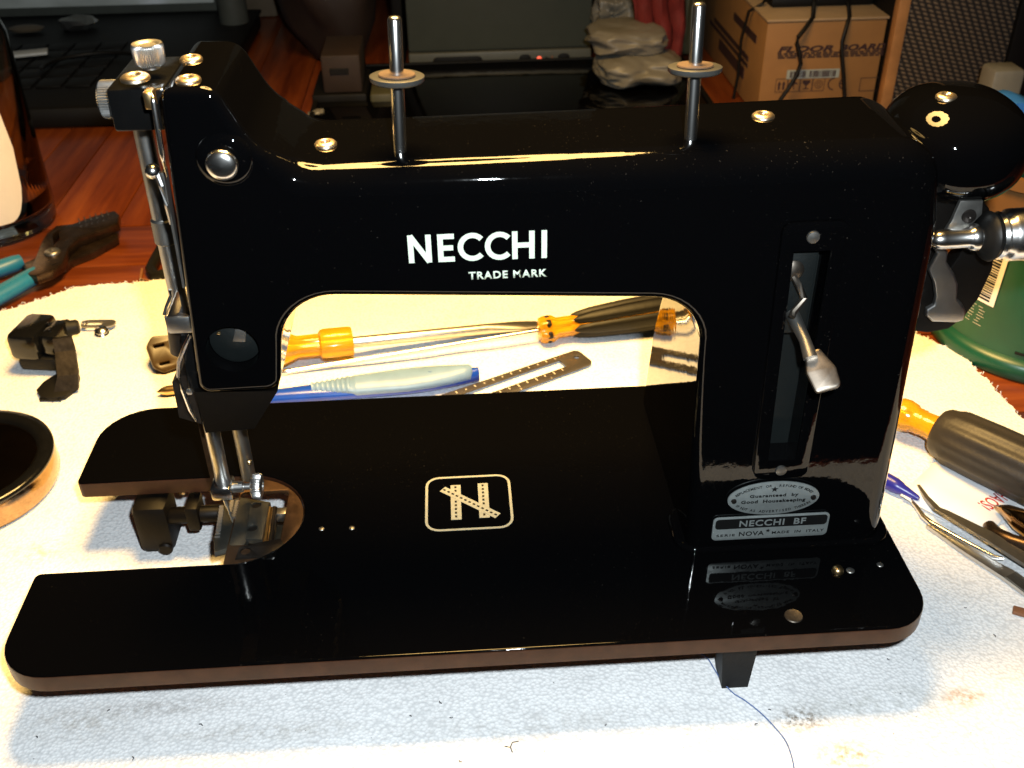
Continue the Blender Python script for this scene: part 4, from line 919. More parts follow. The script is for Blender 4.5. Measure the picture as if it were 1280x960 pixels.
# pliers on the wood
t = thing('pliers', 'slip joint pliers with teal dipped handles on bare wood', 'pliers', (*(-0.1200, 0.4301), WZ))
def flatbar(px, name, m, z0, th, bev=.001, holes=()):
    mb = MB(); mb.mesh(plate([px] + list(holes), th, bev, Matrix.Translation((0, 0, z0)))); return mb.build(name, m, t, 40)
flatbar([(-0.1286, 0.4544), (-0.1291, 0.4680), (-0.1259, 0.4817), (-0.1140, 0.4835), (-0.1014, 0.4969), (-0.0873, 0.5060), (-0.0815, 0.4980), (-0.0785, 0.4832), (-0.0873, 0.4712), (-0.1018, 0.4574), (-0.1046, 0.4417), (-0.1019, 0.4159), (-0.1064, 0.4041), (-0.1147, 0.3976), (-0.1224, 0.4007), (-0.1228, 0.4128)], 'jaw', 'plier_steel', WZ+.0062, .008, .0015, [[(-0.1237, 0.4662), (-0.1221, 0.4729), (-0.1159, 0.4559), (-0.1178, 0.4481)]])
flatbar([(-0.1393, 0.4318), (-0.1257, 0.4488), (-0.1098, 0.4474), (-0.0996, 0.4627), (-0.0853, 0.4781), (-0.0801, 0.4819), (-0.0776, 0.4718), (-0.0909, 0.4484), (-0.1031, 0.4363), (-0.1049, 0.4262), (-0.1280, 0.4182)], 'jaw', 'plier_steel', WZ+.0004, .0060, .001)
def handle(ps, rw):
    P = [Vector((*p, WZ+h)) for p, h in ps]; rs = []
    for i, p in enumerate(P):
        d = (P[min(i+1, len(P)-1)]-P[max(i-1, 0)]).normalized(); y = Vector((-d.y, d.x, 0)).normalized()
        rs.append([p+y*rw[i]*math.cos(q)+Vector((0, 0, .0062*min(1, rw[i]/.006)*math.sin(q))) for q in [2*PI*k/20 for k in range(20)]])
    return MB().rings(rs).build('handle', 'teal_grip', t, 60)
handle([((-0.1183, 0.4149), .0085), ((-0.1213, 0.4078), .0085), ((-0.1309, 0.3920), .0078), ((-0.1488, 0.3641), .0072)], [.0050, .0068, .0078, .0082])
handle([((-0.1389, 0.4343), .0080), ((-0.1425, 0.4308), .0075), ((-0.1511, 0.4252), .0070), ((-0.1668, 0.4142), .0068)], [.0048, .0062, .0070, .0076])

flatbar([(88,303),(92,300),(112,293),(148,285),(151,288),(150,291),(116,300),(94,307)], 'jaw_insert', 'dark_steel', WZ+.0143, .0012, .0004)
p_ = ((-0.1136, 0.4321)); MB().lathe([(.0058, 0), (.0060, .0012), (.0048, .0026), (.0014, .0028), (.0001, .0020)], Matrix.Translation((*p_, WZ+.0141)), 24).build('pivot_bolt', 'dull_steel', t, 50)
for q0, q1 in zip(((-0.1105, 0.4889), (-0.1069, 0.4915), (-0.1032, 0.4941), (-0.0995, 0.4967), (-0.0956, 0.4985), (-0.0916, 0.5004)), ((-0.1072, 0.4815), (-0.1036, 0.4840), (-0.0999, 0.4865), (-0.0962, 0.4891), (-0.0925, 0.4917), (-0.0888, 0.4943))):
    MB().tube([(*q0, WZ+.0156), (*q1, WZ+.0156)], .0005, 6).build('jaw_tooth', 'dull_steel', t)
# glass jar with white label
jc = Vector((-.1905, .5180, WZ)); JR = .0500
t = thing('glass_jar', 'clear glass jar with thick base and white label on the wood', 'jar', jc)
J = Matrix.Translation(jc)
MB().lathe([(.004, .0005), (JR-.006, .0003), (JR-.001, .003), (JR, .010), (JR, .150), (JR-.004, .162), (JR-.006, .162), (JR-.0035, .150), (JR-.0035, .018), (JR-.010, .0125), (.004, .0110)], J, 64).build('body', 'glass', t, 50)
mb = MB(); a0, a1 = math.radians(-140), math.radians(-29); n = 36; vs, fs = [], []
hz0, hz1 = .0185, .128
def lab(u, v_, d=.0006):
    a = a0+(a1-a0)*u; return ((JR+d)*math.cos(a), (JR+d)*math.sin(a), hz0+(hz1-hz0)*v_)
cols = []
for i in range(n+1):
    u = i/n; e_ = max(0, (abs(u-.5)-.30)/.20); hh = .5*(math.sqrt(max(0, 1-e_**2.4))); cols.append((u, .5-hh, .5+hh))
for u, lo_, hi_ in cols: vs += [lab(u, lo_), lab(u, hi_)]
for i in range(n): fs.append([2*i, 2*i+2, 2*i+3, 2*i+1])
mb.add(vs, fs, J); lb = mb.build('label', 'label_white', t, 60)
mb = MB()
def ribbon(pts, wd, d):
    vs, fs = [], []
    for i, (u, v_) in enumerate(pts):
        p, q = Vector(pts[max(i-1, 0)]), Vector(pts[min(i+1, len(pts)-1)]); dd = (q-p).normalized(); k = Vector((-dd.y, dd.x))*wd
        vs += [lab(u+k.x, v_+k.y*1.0, d), lab(u-k.x, v_-k.y, d)]
    for i in range(len(pts)-1): fs.append([2*i, 2*i+2, 2*i+3, 2*i+1])
    return vs, fs
mb.add(*ribbon([(.66+.014*k, .85-.0525*k) for k in range(11)], .016, .0010), J); mb.add(*ribbon([(.80-.03*k, .325+.004*k) for k in range(12)], .02, .0010), J); mb.build('label_drawing', 'purple_ink', lb, 0)
mb = MB(); mb.add([lab(.45, .38, .0008), lab(.60, .37, .0008), lab(.77, .355, .0008), lab(.65, .80, .0008), lab(.5, .80, .0008)], [[0, 1, 2, 3, 4]], J); mb.build('label_fill', 'tan_ink', lb, 0)
# dark cord lying on the wood behind the machine head
mb = MB(); mb.tube([(*(-0.0394, 0.4519), WZ+.006), (*(-0.0414, 0.4361), WZ+.004), (*(-0.0415, 0.4207), WZ+.004), (*(-0.0352, 0.4077), WZ+.004), (*(-0.0275, 0.4095), WZ+.005)], .0042, 12)
tag(mb.build('cord', 'grip_black', None, 60), 'dark curl of cord on the wood just past the towel edge', 'cord')
mb = MB(); mb.tube([(*(-0.0499, 0.4265), WZ+.001), (*(-0.0475, 0.4112), WZ+.001), (*(-0.0396, 0.4068), WZ+.001), (*(-0.0334, 0.4100), WZ+.001)], .0011, 8)
tag(mb.build('wire', 'rust', None, 60), 'thin brown bent wire on the wood by the cord', 'wire')

# green canister
gc = Vector((.5640, .2860, WZ)); GR = .0715
t = thing('canister', 'green plastic canister with flared base and printed label', 'canister', gc); J = Matrix.Translation(gc)
MB().lathe([(GR-.006, 0), (GR-.001, .001), (GR, .004), (GR-.0004, .010), (GR-.003, .0125), (GR-.0055, .0135), (GR-.006, .018), (GR-.0105, .078), (GR-.013, .088), (GR-.015, .089), (GR-.0135, .078), (GR-.010, .02), (.001, .012)], J, 80).build('body', 'green', t, 50)
def can_pt(a, z, d=.0005):
    r = GR-.006-.0045*(z-.018)/.067+d; a = math.radians(a); return (r*math.cos(a), r*math.sin(a), z)
def can_patch(a0, a1, z0, z1, d, n=8, skew=0): 
    vs = []; fs = []
    for i in range(n+1):
        a = a0+(a1-a0)*i/n; vs += [can_pt(a+skew, z0, d), can_pt(a, z1, d)]
    for i in range(n): fs.append([2*i, 2*i+2, 2*i+3, 2*i+1])
    return vs, fs
mb = MB(); mb.add(*can_patch(197, 211, .040, .074, .0006), J); bc = mb.build('barcode_panel', 'label_white', t, 60)
mb = MB()
zz = .042
while zz < .072:
    h = R.choice([.0005, .0008, .0012]); mb.add(*can_patch(199, 208, zz, zz+h, .0009, 4), J); zz += h+R.choice([.0006, .0009])
mb.build('barcode_lines', 'badge_ink', bc, 0)
mb = MB()
for k in range(7):
    z = .0365-.0019*k
    for q in range(3): mb.add(*can_patch(190+q*6+R.uniform(0, 2), 194+q*6+R.uniform(-1, 2), z, z+.00035, .0006, 3), J)
sp_ = mb.build('small_print', 'mark', t, 0); sp_['kind'] = 'stuff'
mb = MB()
for k in range(4): mb.add(*can_patch(214+R.uniform(0, 2), 220+R.uniform(0, 3), .0785-.0014*k, .0789-.0014*k, .0006, 4), J)
mb.build('batch_print', 'mark', t, 0)['kind'] = 'stuff'
mb = MB(); mb.add(*can_patch(252, 300, .020, .046, .0007, 12), J); mb.build('teal_panel', 'teal_label', t, 60)
mb = MB(); mb.box((-.004, -.0012, 0), (.004, .0012, .0014), .0003, J @ Matrix.Rotation(math.radians(232), 4, 'Z') @ Matrix.Translation((GR-.0062, 0, .0165)) @ Matrix.Rotation(PI/2, 4, 'Z')); mb.build('moulding_slot', 'matt_black', t)
# tinted tub behind the spindle
oc_ = Vector((0.5853, 0.3600, -0.0163)); oc_ = Vector((oc_.x, .36, WZ)); J = Matrix.Translation(oc_)
TUB = (0.5206, 0.3000, 0.0494)[2]-WZ
t = thing('tinted_tub', 'amber brown tinted plastic tub standing behind the winder spindle', 'tub', oc_)
MB().lathe([(.052, 0), (.056, .003), (.060, .05), (.061, TUB-.010), (.0640, TUB-.008), (.0640, TUB), (.0595, TUB), (.0585, .05), (.054, .004)], J, 48).build('body', 'smoked', t, 50)
# ------------------------------------------------------------------ the dim far side of the table
# laptop with a pale screen
x0, x1 = -.62, (-0.0513, 0.9378)[0]
t = thing('laptop', 'black laptop with pale reflections painted on its grey screen at the back of the table', 'laptop', ((x0+x1)/2, .9, WZ))
MB().box((x0, .738, WZ+.0006), (x1, 1.085, WZ+.022), .006).build('base', 'matt_black', t, 40)
zb, zt = (-0.2349, 1.0850, -0.0243)[2], .42
MB().box((x0, 1.075, WZ+.018), (x1, 1.100, zb), .003).build('hinge_bar', 'matt_black', t, 40)
MB().box((x0, 1.092, zb), ((-0.0938, 1.0900, -0.0238)[0], 1.108, zt), .003).build('screen_frame', 'bezel_grey', t, 40)
MB().box((x0+.01, 1.0885, zb+.012), ((-0.1077, 1.0900, -0.0176)[0], 1.0925, zt-.01)).build('screen', 'screen', t, 0)
for k in range(5):
    for j in range(14):
        if j*.030+x0+.02 < -.34: continue
        MB().box((x0+.02+j*.030, .80+k*.033, WZ+.0215), (x0+.046+j*.030, .829+k*.033, WZ+.0245), .002).build('key', 'matt_black', t, 30)
a, b_ = Vector((-0.3072, 0.8984, -0.0190)), Vector((-0.2594, 0.9113, -0.0190)); mb = MB(); mb.box((-.02, -.008, 0), ((b_-a).length, .010, .003), .0006, frame(a, b_-a, (0, 0, 1)))
tag(mb.build('paper_strip', 'white_plastic', None), 'white strip of card lying on the black laptop', 'card')
p = Vector((-0.2595, 1.0273, -0.0220)); bm = bmesh.new(); bmesh.ops.create_icosphere(bm, subdivisions=2, radius=.016)
for v_ in bm.verts: v_.co *= 1+.55*NZ.noise(v_.co*140); v_.co.z *= .55; v_.co.x *= 1.4
mb = MB(); bm.verts.index_update(); mb.add([v_.co for v_ in bm.verts], [[v_.index for v_ in f.verts] for f in bm.faces], Matrix.Translation(p+Vector((0, 0, .006)))); bm.free()
tag(mb.build('foil_scrap', 'dull_steel', None, 0), 'crumpled scrap of foil on the laptop', 'foil')
p = Vector((-0.3164, 1.0161, -0.0220)); mb = MB(); mb.lathe([(.001, 0), (.012, .001), (.014, .004), (.010, .006), (.001, .007)], Matrix.Translation(p) @ Matrix.Diagonal((1.5, .8, 1, 1)), 16)
tag(mb.build('beige_eraser', 'beige', None), 'small beige lump on the laptop beside the foil scrap', 'eraser')
p = Vector((-0.1913, 0.8519, -0.0200)); mb = MB(); mb.tube([p+Vector((.055*math.cos(q), .045*math.sin(q), .003)) for q in [math.radians(10+k*14) for k in range(14)]], .0022, 8)
tag(mb.build('cable', 'grip_black', None, 60), 'black cable curled on the laptop behind the knurled knob', 'cable')
# carton and grey post behind the wood gap
a = Vector((-0.0612, 1.1420)); MB_ = MB().box((a.x-.022, a.y, WZ+.0006), (a.x+.022, a.y+.03, WZ+.12), .002)
tag(MB_.build('beige_carton', 'beige', None), 'small beige carton at the back edge of the wood', 'carton')
a = Vector((-0.0753, 1.0388)); mb = MB().lathe([(.017, 0), (.018, .002), (.015, .16), (.012, .17)], Matrix.Translation((a.x, a.y, WZ+.0006)), 24)
tag(mb.build('grey_bottle', 'bezel_grey', None, 50), 'slim grey bottle beside the laptop screen', 'bottle')
# stacked dark boxes in front of the monitor
def case(xa, xb, y0, y1, z0, z1, m, name, label, cat, bev=.002):
    t = thing(name, label, cat, ((xa+xb)/2, (y0+y1)/2, z0)); MB().box((xa, y0, z0), (xb, y1, z1), bev).build('body', m, t, 40); return t
D0, D1 = (0.0442, 0.7650, -0.0461), (0.0993, 0.7650, -0.0480)
dz = (0.0768, 0.7650, -0.0289)[2]; dz2 = (0.0808, 0.7650, 0.0095)[2]
case(D0[0], D1[0], .765, .85, WZ+.0006, dz, 'matt_black', 'black_box', 'low matt black box under the brown carton with a dark slot', 'box')
B0, B1 = (0.0566, 0.7680, -0.0065), (0.0955, 0.7680, -0.0078)
t = case(B0[0], B1[0], .768, .84, dz+.0004, dz2, 'brown_card', 'brown_carton', 'brown carton with a dark slot standing on a black box', 'carton')
zs = (0.0749, 0.7680, -0.0063)[2]; MB().box((B0[0]+.008, .7665, zs-.003), (B1[0]-.012, .7690, zs+.003), .0005).build('slot', 'matt_black', t, 0)
O0, O1 = (0.1029, 0.7600, -0.0464), (0.1264, 0.7600, -0.0472)
case(O0[0], O1[0], .76, .80, WZ+.0006, (0.1174, 0.7600, -0.0279)[2], 'olive', 'olive_block', 'small olive block beside the black box behind the spool pin', 'block', .003)
p = Vector((0.0518, 0.7359)); bm = bmesh.new(); bmesh.ops.create_icosphere(bm, subdivisions=2, radius=.010)
for v_ in bm.verts: v_.co *= 1+.4*NZ.noise(v_.co*160); v_.co.z *= .7
mb = MB(); bm.verts.index_update(); mb.add([v_.co for v_ in bm.verts], [[v_.index for v_ in f.verts] for f in bm.faces], Matrix.Translation((p.x, p.y, WZ+.006))); bm.free()
tag(mb.build('paper_scrap', 'bag', None, 0), 'small crumpled paper scrap in front of the black box', 'paper')
# dark bundle hanging behind, left of the monitor
p = Vector((0.0748, 0.9500, -0.0079)); bm = bmesh.new(); bmesh.ops.create_icosphere(bm, subdivisions=3, radius=.06)
for v_ in bm.verts: v_.co *= 1+.35*NZ.noise(v_.co*26); v_.co.z *= 1.5
mb = MB(); bm.verts.index_update(); mb.add([v_.co for v_ in bm.verts], [[v_.index for v_ in f.verts] for f in bm.faces], Matrix.Translation((p.x-.02, .96, WZ+.088))); bm.free()
tag(mb.build('cloth_bundle', 'brown_card', None, 60), 'dark brown cloth bundle between the wood and the grey monitor', 'cloth')
# black glossy tray, widened at the right to stand in for the carton's shadow
t = thing('tray', 'shiny black tray lying in front of the grey monitor', 'tray', (.21, .82, WZ))
MB().box((.045, .665, WZ+.0006), (.445, .884, WZ+.010), .003).build('body', 'enamel', t, 40)
mb = MB(); mb.mesh(plate([rrect(.045, .665, .445, .884, .006), rrect(.050, .670, .440, .879, .004)], .002, .0006, up(WZ+.0098))); mb.build('lip', 'matt_black', t, 40)
# monitor
mx0, mx1 = (0.1389, 0.9000, -0.0363)[0], (0.3457, 0.9000, -0.0428)[0]
zb0, zb1 = (0.2415, 0.9000, -0.0504)[2], (0.2420, 0.9000, -0.0288)[2]
t = thing('monitor', 'grey monitor with a small red light on its lower bezel', 'monitor', ((mx0+mx1)/2, .93, WZ))
MB().box((mx0+.05, .91, WZ+.0006), (mx1-.05, .99, zb0+.02), .003).build('foot', 'matt_black', t, 40)
MB().box((mx0, .900, zb0), (mx1, .960, zb1-.0008), .0022).build('bezel', 'bezel_grey', t, 40)
MB().box((mx0, .902, zb1), (mx1, .955, .46), .003).build('screen', 'screen_grey', t, 40)
for a, b_ in (((0.1659, 0.9000, -0.0371), (0.2218, 0.9000, -0.0389)), ((0.2635, 0.9000, -0.0402), (0.2772, 0.9000, -0.0406)), ((0.3073, 0.9000, -0.0416), (0.3210, 0.9000, -0.0420))):
    zc = (zb0+zb1)/2
    mb = MB(); mb.mesh(plate([rrect(a[0], zc-.0055, b_[0], zc+.0055, .005)], .0016, .0004, FRONT((0, .9003, 0)))); mb.build('button', 'matt_black', t, 40)
a = (0.2945, 0.9000, -0.0394); MB().lathe([(.0022, -.001), (.0022, .0006), (.0001, .0012)], FRONT((a[0], .9, (zb0+zb1)/2)), 12).build('button', 'matt_black', t)
a = (0.3009, 0.9000, -0.0396); MB().box((a[0]-.001, .899, (zb0+zb1)/2-.003), (a[0]+.001, .901, (zb0+zb1)/2+.003)).build('button', 'rust', t, 0)
a = (0.2863, 0.9000, -0.0391); MB().lathe([(.0030, -.001), (.0028, .0006), (.0001, .0016)], FRONT((a[0], .9, (zb0+zb1)/2)), 14).build('power_light', 'led', t)
# dark side panel of the rack right beside the monitor
s0 = (0.1268, 0.9300, -0.0310)
case(s0[0]-.004, mx0-.004, .91, 1.0, WZ+.0006, .40, 'matt_black', 'black_case', 'tall black case standing against the grey monitor', 'case')
# crumpled white bags and a red cloth on top
def crumple(c, rad, seed, m, name, label, cat, amp=.115, sub=5, q=3.2):
    bm = bmesh.new(); bmesh.ops.create_icosphere(bm, subdivisions=sub, radius=1)
    sv = Vector((seed*3.1, seed*1.7, 0))
    for v_ in bm.verts:
        d = v_.co.copy(); k = (abs(d.x)**q+abs(d.y)**q+abs(d.z)**q)**(-1/q); d = d*k
        n_ = amp*(1-2*abs(NZ.noise(d*1.1+sv))*1.5) + amp*.30*(1-3*abs(NZ.noise(d*2.6+sv)))
        v_.co = Vector((d.x*rad[0], d.y*rad[1], d.z*rad[2]))*(1+n_-amp*.6)
        v_.co.z = max(v_.co.z, -rad[2]*.85)
    bm.verts.index_update(); mb = MB().add([v_.co for v_ in bm.verts], [[v_.index for v_ in f.verts] for f in bm.faces], Matrix.Translation(c)); bm.free()
    return tag(mb.build(name, m, None, 70), label, cat)
TT = WZ+.0122
P = Vector((0.3810, 0.7485, -0.0338)); crumple(Vector((P.x, P.y+.05, TT+.0135)), (.044, .040, .016), 3, 'bag', 'plastic_bag', 'flattest white plastic bag at the bottom of the pile on the black tray', 'bag')
crumple(Vector((P.x-.012, P.y+.062, TT+.041)), (.040, .036, .014), 9, 'bag', 'plastic_bag', 'greyish folded plastic bag just below the red cloth', 'bag')
P = (0.3678, 0.8850, 0.0125); crumple(Vector((P[0], .885, P[2])), (.022, .026, .020), 15, 'bag', 'plastic_bag', 'creamy plastic bag puffed up beside the monitor screen', 'bag', .3)
zb_ = (0.3678, 0.8850, 0.0125)[2]-.018; crumple(Vector((P[0]+.010, .885, (TT+zb_)/2)), (.016, .020, (zb_-TT)/2+.008), 5, 'brown_card', 'paper_bag', 'narrow dark brown paper bag propping up the creamy bag', 'bag', .12)
ra, rb = (0.3771, 0.8250, 0.0403), (0.4267, 0.8250, -0.0189)
mb = MB(); vs = []; fs = []; nx, nz = 20, 30
for j in range(nz+1):
    for i in range(nx+1):
        x = ra[0]+(rb[0]-ra[0])*i/nx+.003*math.sin(j*.3)*(1-j/nz); z = rb[2]+.16*j/nz+.003*math.sin(i*.4)
        vs.append((x, .815+.005*math.sin(i*.9+j*.1)+.006*NZ.noise(Vector((i*.25, j*.25, 2)))+.02*(j/nz)**2, z))
for j in range(nz):
    for i in range(nx): k = j*(nx+1)+i; fs.append([k, k+1, k+nx+2, k+nx+1])
mb.add(vs, fs); rc = mb.build('red_cloth', 'red_cloth', None, 60); md = rc.modifiers.new('thick', 'SOLIDIFY'); md.thickness = .004
tag(rc, 'folded red cloth hanging over the white bags', 'cloth')
P = (0.4438, 0.8600, -0.0037); crumple(Vector((P[0]+.004, .88, TT+.075)), (.014, .03, .080), 21, 'olive', 'rag', 'narrow olive rag wedged between red cloth and carton', 'rag', .14)

# printed carton with an audio device and cables
BY = .70
SY = .684
tl, tr = (0.4850, 0.7000, 0.0471), (0.6056, 0.7000, 0.0464); bl = (0.4840, 0.7000, -0.0260)
bx0, bx1, bz1 = (0.4841, 0.7000, 0.0113)[0], (0.5995, 0.6840, 0.0199)[0]-.0008, (tl[2]+tr[2])/2
t = thing('printed_carton', 'brown carton printed with FLOOR BOARD and handling symbols', 'carton', ((bx0+bx1)/2, BY+.14, WZ))
MB().box((bx0, BY, WZ+.0006), (bx1, BY+.34, bz1), .0016).build('body', 'card', t, 40)
MB().box((bx0-.001, BY-.0015, bz1+.0004), (bx1+.001, BY+.341, bz1+.0030), .0008).build('lid', 'card_lid', t, 40)
BF = lambda x, z: FRONT((x, BY-.0004, z))
def bxp(a, b_): return ((a[0]+b_[0])/2, (a[2]+b_[2])/2, abs(b_[0]-a[0]), abs(a[2]-b_[2]))
x, z, w_, h_ = bxp((0.4969, 0.7000, 0.0260), (0.5507, 0.7000, 0.0168)); mb = MB(); mb.mesh(text('FLOOR', w_, abs((0.5178, 0.7000, 0.0246)[2]-(0.5187, 0.7000, 0.0185)[2]), .0002, .045, 1.05, .25, BF(x, z)))
x2, z2, w2, h2_ = bxp((0.5562, 0.7000, 0.0257), (0.6020, 0.7000, 0.0174)); mb.mesh(text('BOARD', w2, abs((0.5178, 0.7000, 0.0246)[2]-(0.5187, 0.7000, 0.0185)[2]), .0002, .045, 1.05, .25, BF(x2, z2))); mb.build('title_print', 'card_ink', t, 0)
mb = MB()
for a, b_ in (((0.4972, 0.7000, 0.0173), (0.6015, 0.7000, 0.0156)), ((0.4975, 0.7000, 0.0154), (0.6019, 0.7000, 0.0137)), ((0.4977, 0.7000, 0.0135), (0.6023, 0.7000, 0.0117))):
    xx = a[0]
    while xx < b_[0]-.004:
        l_ = R.uniform(.003, .009); mb.box((xx, BY-.0006, a[2]-.0006), (min(xx+l_, b_[0]), BY+.0002, a[2]+.0006)); xx += l_+.0015
mb.build('fine_print', 'card_ink', t, 0)
x, z, w_, h_ = bxp((0.5087, 0.7000, 0.0013), (0.5600, 0.7000, -0.0066)); mb = MB(); mb.box((x-w_/2, BY-.0008, z-.0042), (x+w_/2, BY+.0002, z+.0042)); mb.build('sticker', 'card_grey', t, 0)
mb = MB()
for k in range(26):
    xx = x-w_*.44+w_*.88*k/26
    if 8 < k < 11: continue
    mb.box((xx, BY-.0012, z-.003), (xx+R.choice([.0006, .0012]), BY-.0007, z+.003))
mb.build('sticker_bars', 'card_ink', t, 0)
zc = (0.5233, 0.7000, -0.0132)[2]; sw = (0.5209, 0.7000, -0.0131)[0]-(0.4988, 0.7000, -0.0123)[0]
mb = MB(); fr_ = lambda x0, z0, x1, z1, d=.0005: mb.mesh(plate([[(x0, z0), (x1, z0), (x1, z1), (x0, z1)], [(x0+d, z0+d), (x1-d, z0+d), (x1-d, z1-d), (x0+d, z1-d)]], .0002, 0, FRONT((0, BY-.0002, 0))))
hs = .0066
xs = [(0.4988, 0.7000, -0.0123)[0], (0.5109, 0.7000, -0.0128)[0], (0.5231, 0.7000, -0.0132)[0], (0.5353, 0.7000, -0.0136)[0], (0.5475, 0.7000, -0.0140)[0]]
for k in range(4): fr_(xs[k]+.0002, zc-hs, xs[k+1]-.0002, zc+hs)
for dx in (-.0022, .0022):
    c = (xs[0]+xs[1])/2+dx; mb.mesh(plate([[(c-.0010, zc-.0042), (c+.0010, zc-.0042), (c+.0010, zc+.001), (c+.0018, zc+.001), (c, zc+.0044), (c-.0018, zc+.001), (c-.0010, zc+.001)]], .0002, 0, FRONT((0, BY-.0002, 0))))
c = (xs[1]+xs[2])/2; mb.mesh(plate([[(c-.0005, zc-.004), (c+.0005, zc-.004), (c+.0005, zc+.001), (c+.0045, zc+.001), (c, zc+.0042), (c-.0045, zc+.001), (c-.0005, zc+.001)]], .0002, 0, FRONT((0, BY-.0002, 0))))
c = (xs[2]+xs[3])/2; mb.mesh(plate([[(c-.0030, zc-.0044), (c+.0030, zc-.0044), (c+.0030, zc-.0036), (c+.0006, zc-.0034), (c+.0006, zc-.0008), (c+.0038, zc+.0018), (c+.0038, zc+.0044), (c-.0038, zc+.0044), (c-.0038, zc+.0018), (c-.0006, zc-.0008), (c-.0006, zc-.0034), (c-.0030, zc-.0036)]], .0002, 0, FRONT((0, BY-.0002, 0))))
c = (xs[3]+xs[4])/2; mb.mesh(plate([circ(c, zc, .0040, 20), circ(c, zc, .0034, 20)], .0002, 0, FRONT((0, BY-.0002, 0)))); mb.mesh(plate([circ(c, zc, .0020, 16), circ(c, zc, .0014, 16)], .0002, 0, FRONT((0, BY-.0002, 0))))
# the CE mark: two open rings and the middle bar
for c, e_ in (((0.5566, 0.7000, -0.0143)[0], 0), ((0.5677, 0.7000, -0.0146)[0], 1)):
    o_ = [(c+.0062*math.cos(math.radians(a)), zc+.0062*math.sin(math.radians(a))) for a in range(90, 271, 12)]
    i_ = [(c+.0050*math.cos(math.radians(a)), zc+.0050*math.sin(math.radians(a))) for a in range(270, 89, -12)]
    mb.mesh(plate([o_+i_], .0002, 0, FRONT((0, BY-.0002, 0))))
    if e_: mb.mesh(plate([[(c-.0055, zc-.0006), (c-.0008, zc-.0006), (c-.0008, zc+.0006), (c-.0055, zc+.0006)]], .0002, 0, FRONT((0, BY-.0002, 0))))
a, b_ = (0.5824, 0.7000, -0.0081), (0.6070, 0.7000, -0.0215); fr_(a[0], b_[2], b_[0], a[2], .0006)
mb.build('handling_symbols', 'card_ink', t, 0)
mb = MB()
for k, (ya, yb, za, zb_) in enumerate([(.03, .12, .70, .78), (.05, .20, .45, .50), (.05, .22, .38, .42), (.06, .17, .22, .34)]):
    hz = bz1-WZ; mb.box((bx0-.0006, BY+ya, WZ+hz*za), (bx0+.0003, BY+yb, WZ+hz*zb_))
mb.build('side_print', 'card_ink', t, 0)
d0, d1 = (0.4930, 0.7400, 0.0447), (0.5882, 0.7400, 0.0457)
t = thing('audio_device', 'flat white topped black device resting on the printed carton', 'device', ((d0[0]+d1[0])/2, .78, bz1))
MB().box((d0[0]+.004, .738, bz1+.0034), (d1[0]+.010, .835, bz1+.014), .003).build('base', 'matt_black', t, 40)
MB().box((d0[0], .736, bz1+.0145), (d1[0]-.022, .84, bz1+.036), .002).build('shell', 'white_plastic', t, 40)
mb = MB(); mb.mesh(text('W', None, .014, .0004, .02, 1, 0, FRONT(((0.5397, 0.7360, 0.0556)[0], .7358, bz1+.030)))); mb.build('shell_mark', 'brush_blue', t, 0)
def cable(pts, label, r=.0021):
    mb = MB(); mb.tube([Vector(p) for p in pts], r, 8); return tag(mb.build('cable', 'grip_black', None, 60), label, 'cable')
cable([((0.5407, 0.7300, 0.0466)[0], .745, bz1+.010), (0.5263, 0.7000, 0.0502), (0.5178, 0.6930, 0.0421), (0.5117, 0.6900, 0.0357), (0.5111, 0.6900, 0.0298), (0.5143, 0.6890, 0.0211), (0.5170, 0.6880, 0.0108), (0.5143, 0.6870, 0.0005), (0.5080, 0.6860, -0.0113), (0.5016, 0.6860, -0.0219), (0.4980, 0.6860, -0.0297)], 'kinked black cable hanging down over the word on the carton')
cable([((0.5735, 0.7300, 0.0471)[0], .745, bz1+.010), (0.5612, 0.7000, 0.0507), (0.5576, 0.6940, 0.0421), (0.5553, 0.6920, 0.0294), (0.5559, 0.6910, 0.0192), (0.5599, 0.6900, 0.0027), (0.5626, 0.6890, -0.0109), (0.5661, 0.6890, -0.0267)], 'straighter black cable hanging over the right half of the carton', .0020)
cable([((0.4938, 0.7400, 0.0439)[0], .75, bz1+.008), (bx0+.006, .745, bz1+.006), (bx0-.005, .75, bz1-.002), (bx0-.008, .755, bz1-.03), (bx0-.006, .76, bz1-.07), (bx0-.010, .765, bz1-.12)], 'thin black cable drooping down the side of the carton', .0016)

# loudspeaker cabinet with woven grille
xa, xb_, xc, xd = (0.6002, 0.6840, 0.0199)[0], (0.6072, 0.6840, 0.0196)[0], (0.7162, 0.6840, 0.0162)[0], (0.7461, 0.6840, 0.0153)[0]
t = thing('loudspeaker', 'loudspeaker cabinet with pale wooden edge and woven brown grille', 'loudspeaker', ((xa+xd)/2, SY+.08, WZ))
MB().box((xa, SY+.012, WZ+.0006), (xd, SY+.2, .36), .003).build('cabinet', 'matt_black', t, 40)
MB().box((xa, SY, WZ+.0006), (xb_+.004, SY+.0116, .36), .0015).build('edge_strip', 'speaker_wood', t, 40)
MB().box((xc, SY, WZ+.0006), (xd, SY+.0116, .36), .0015).build('edge_strip', 'matt_black', t, 40)
MB().box((xb_+.0045, SY+.004, WZ+.003), (xc-.0005, SY+.0116, .355), .001).build('grille', 'grille', t, 40)
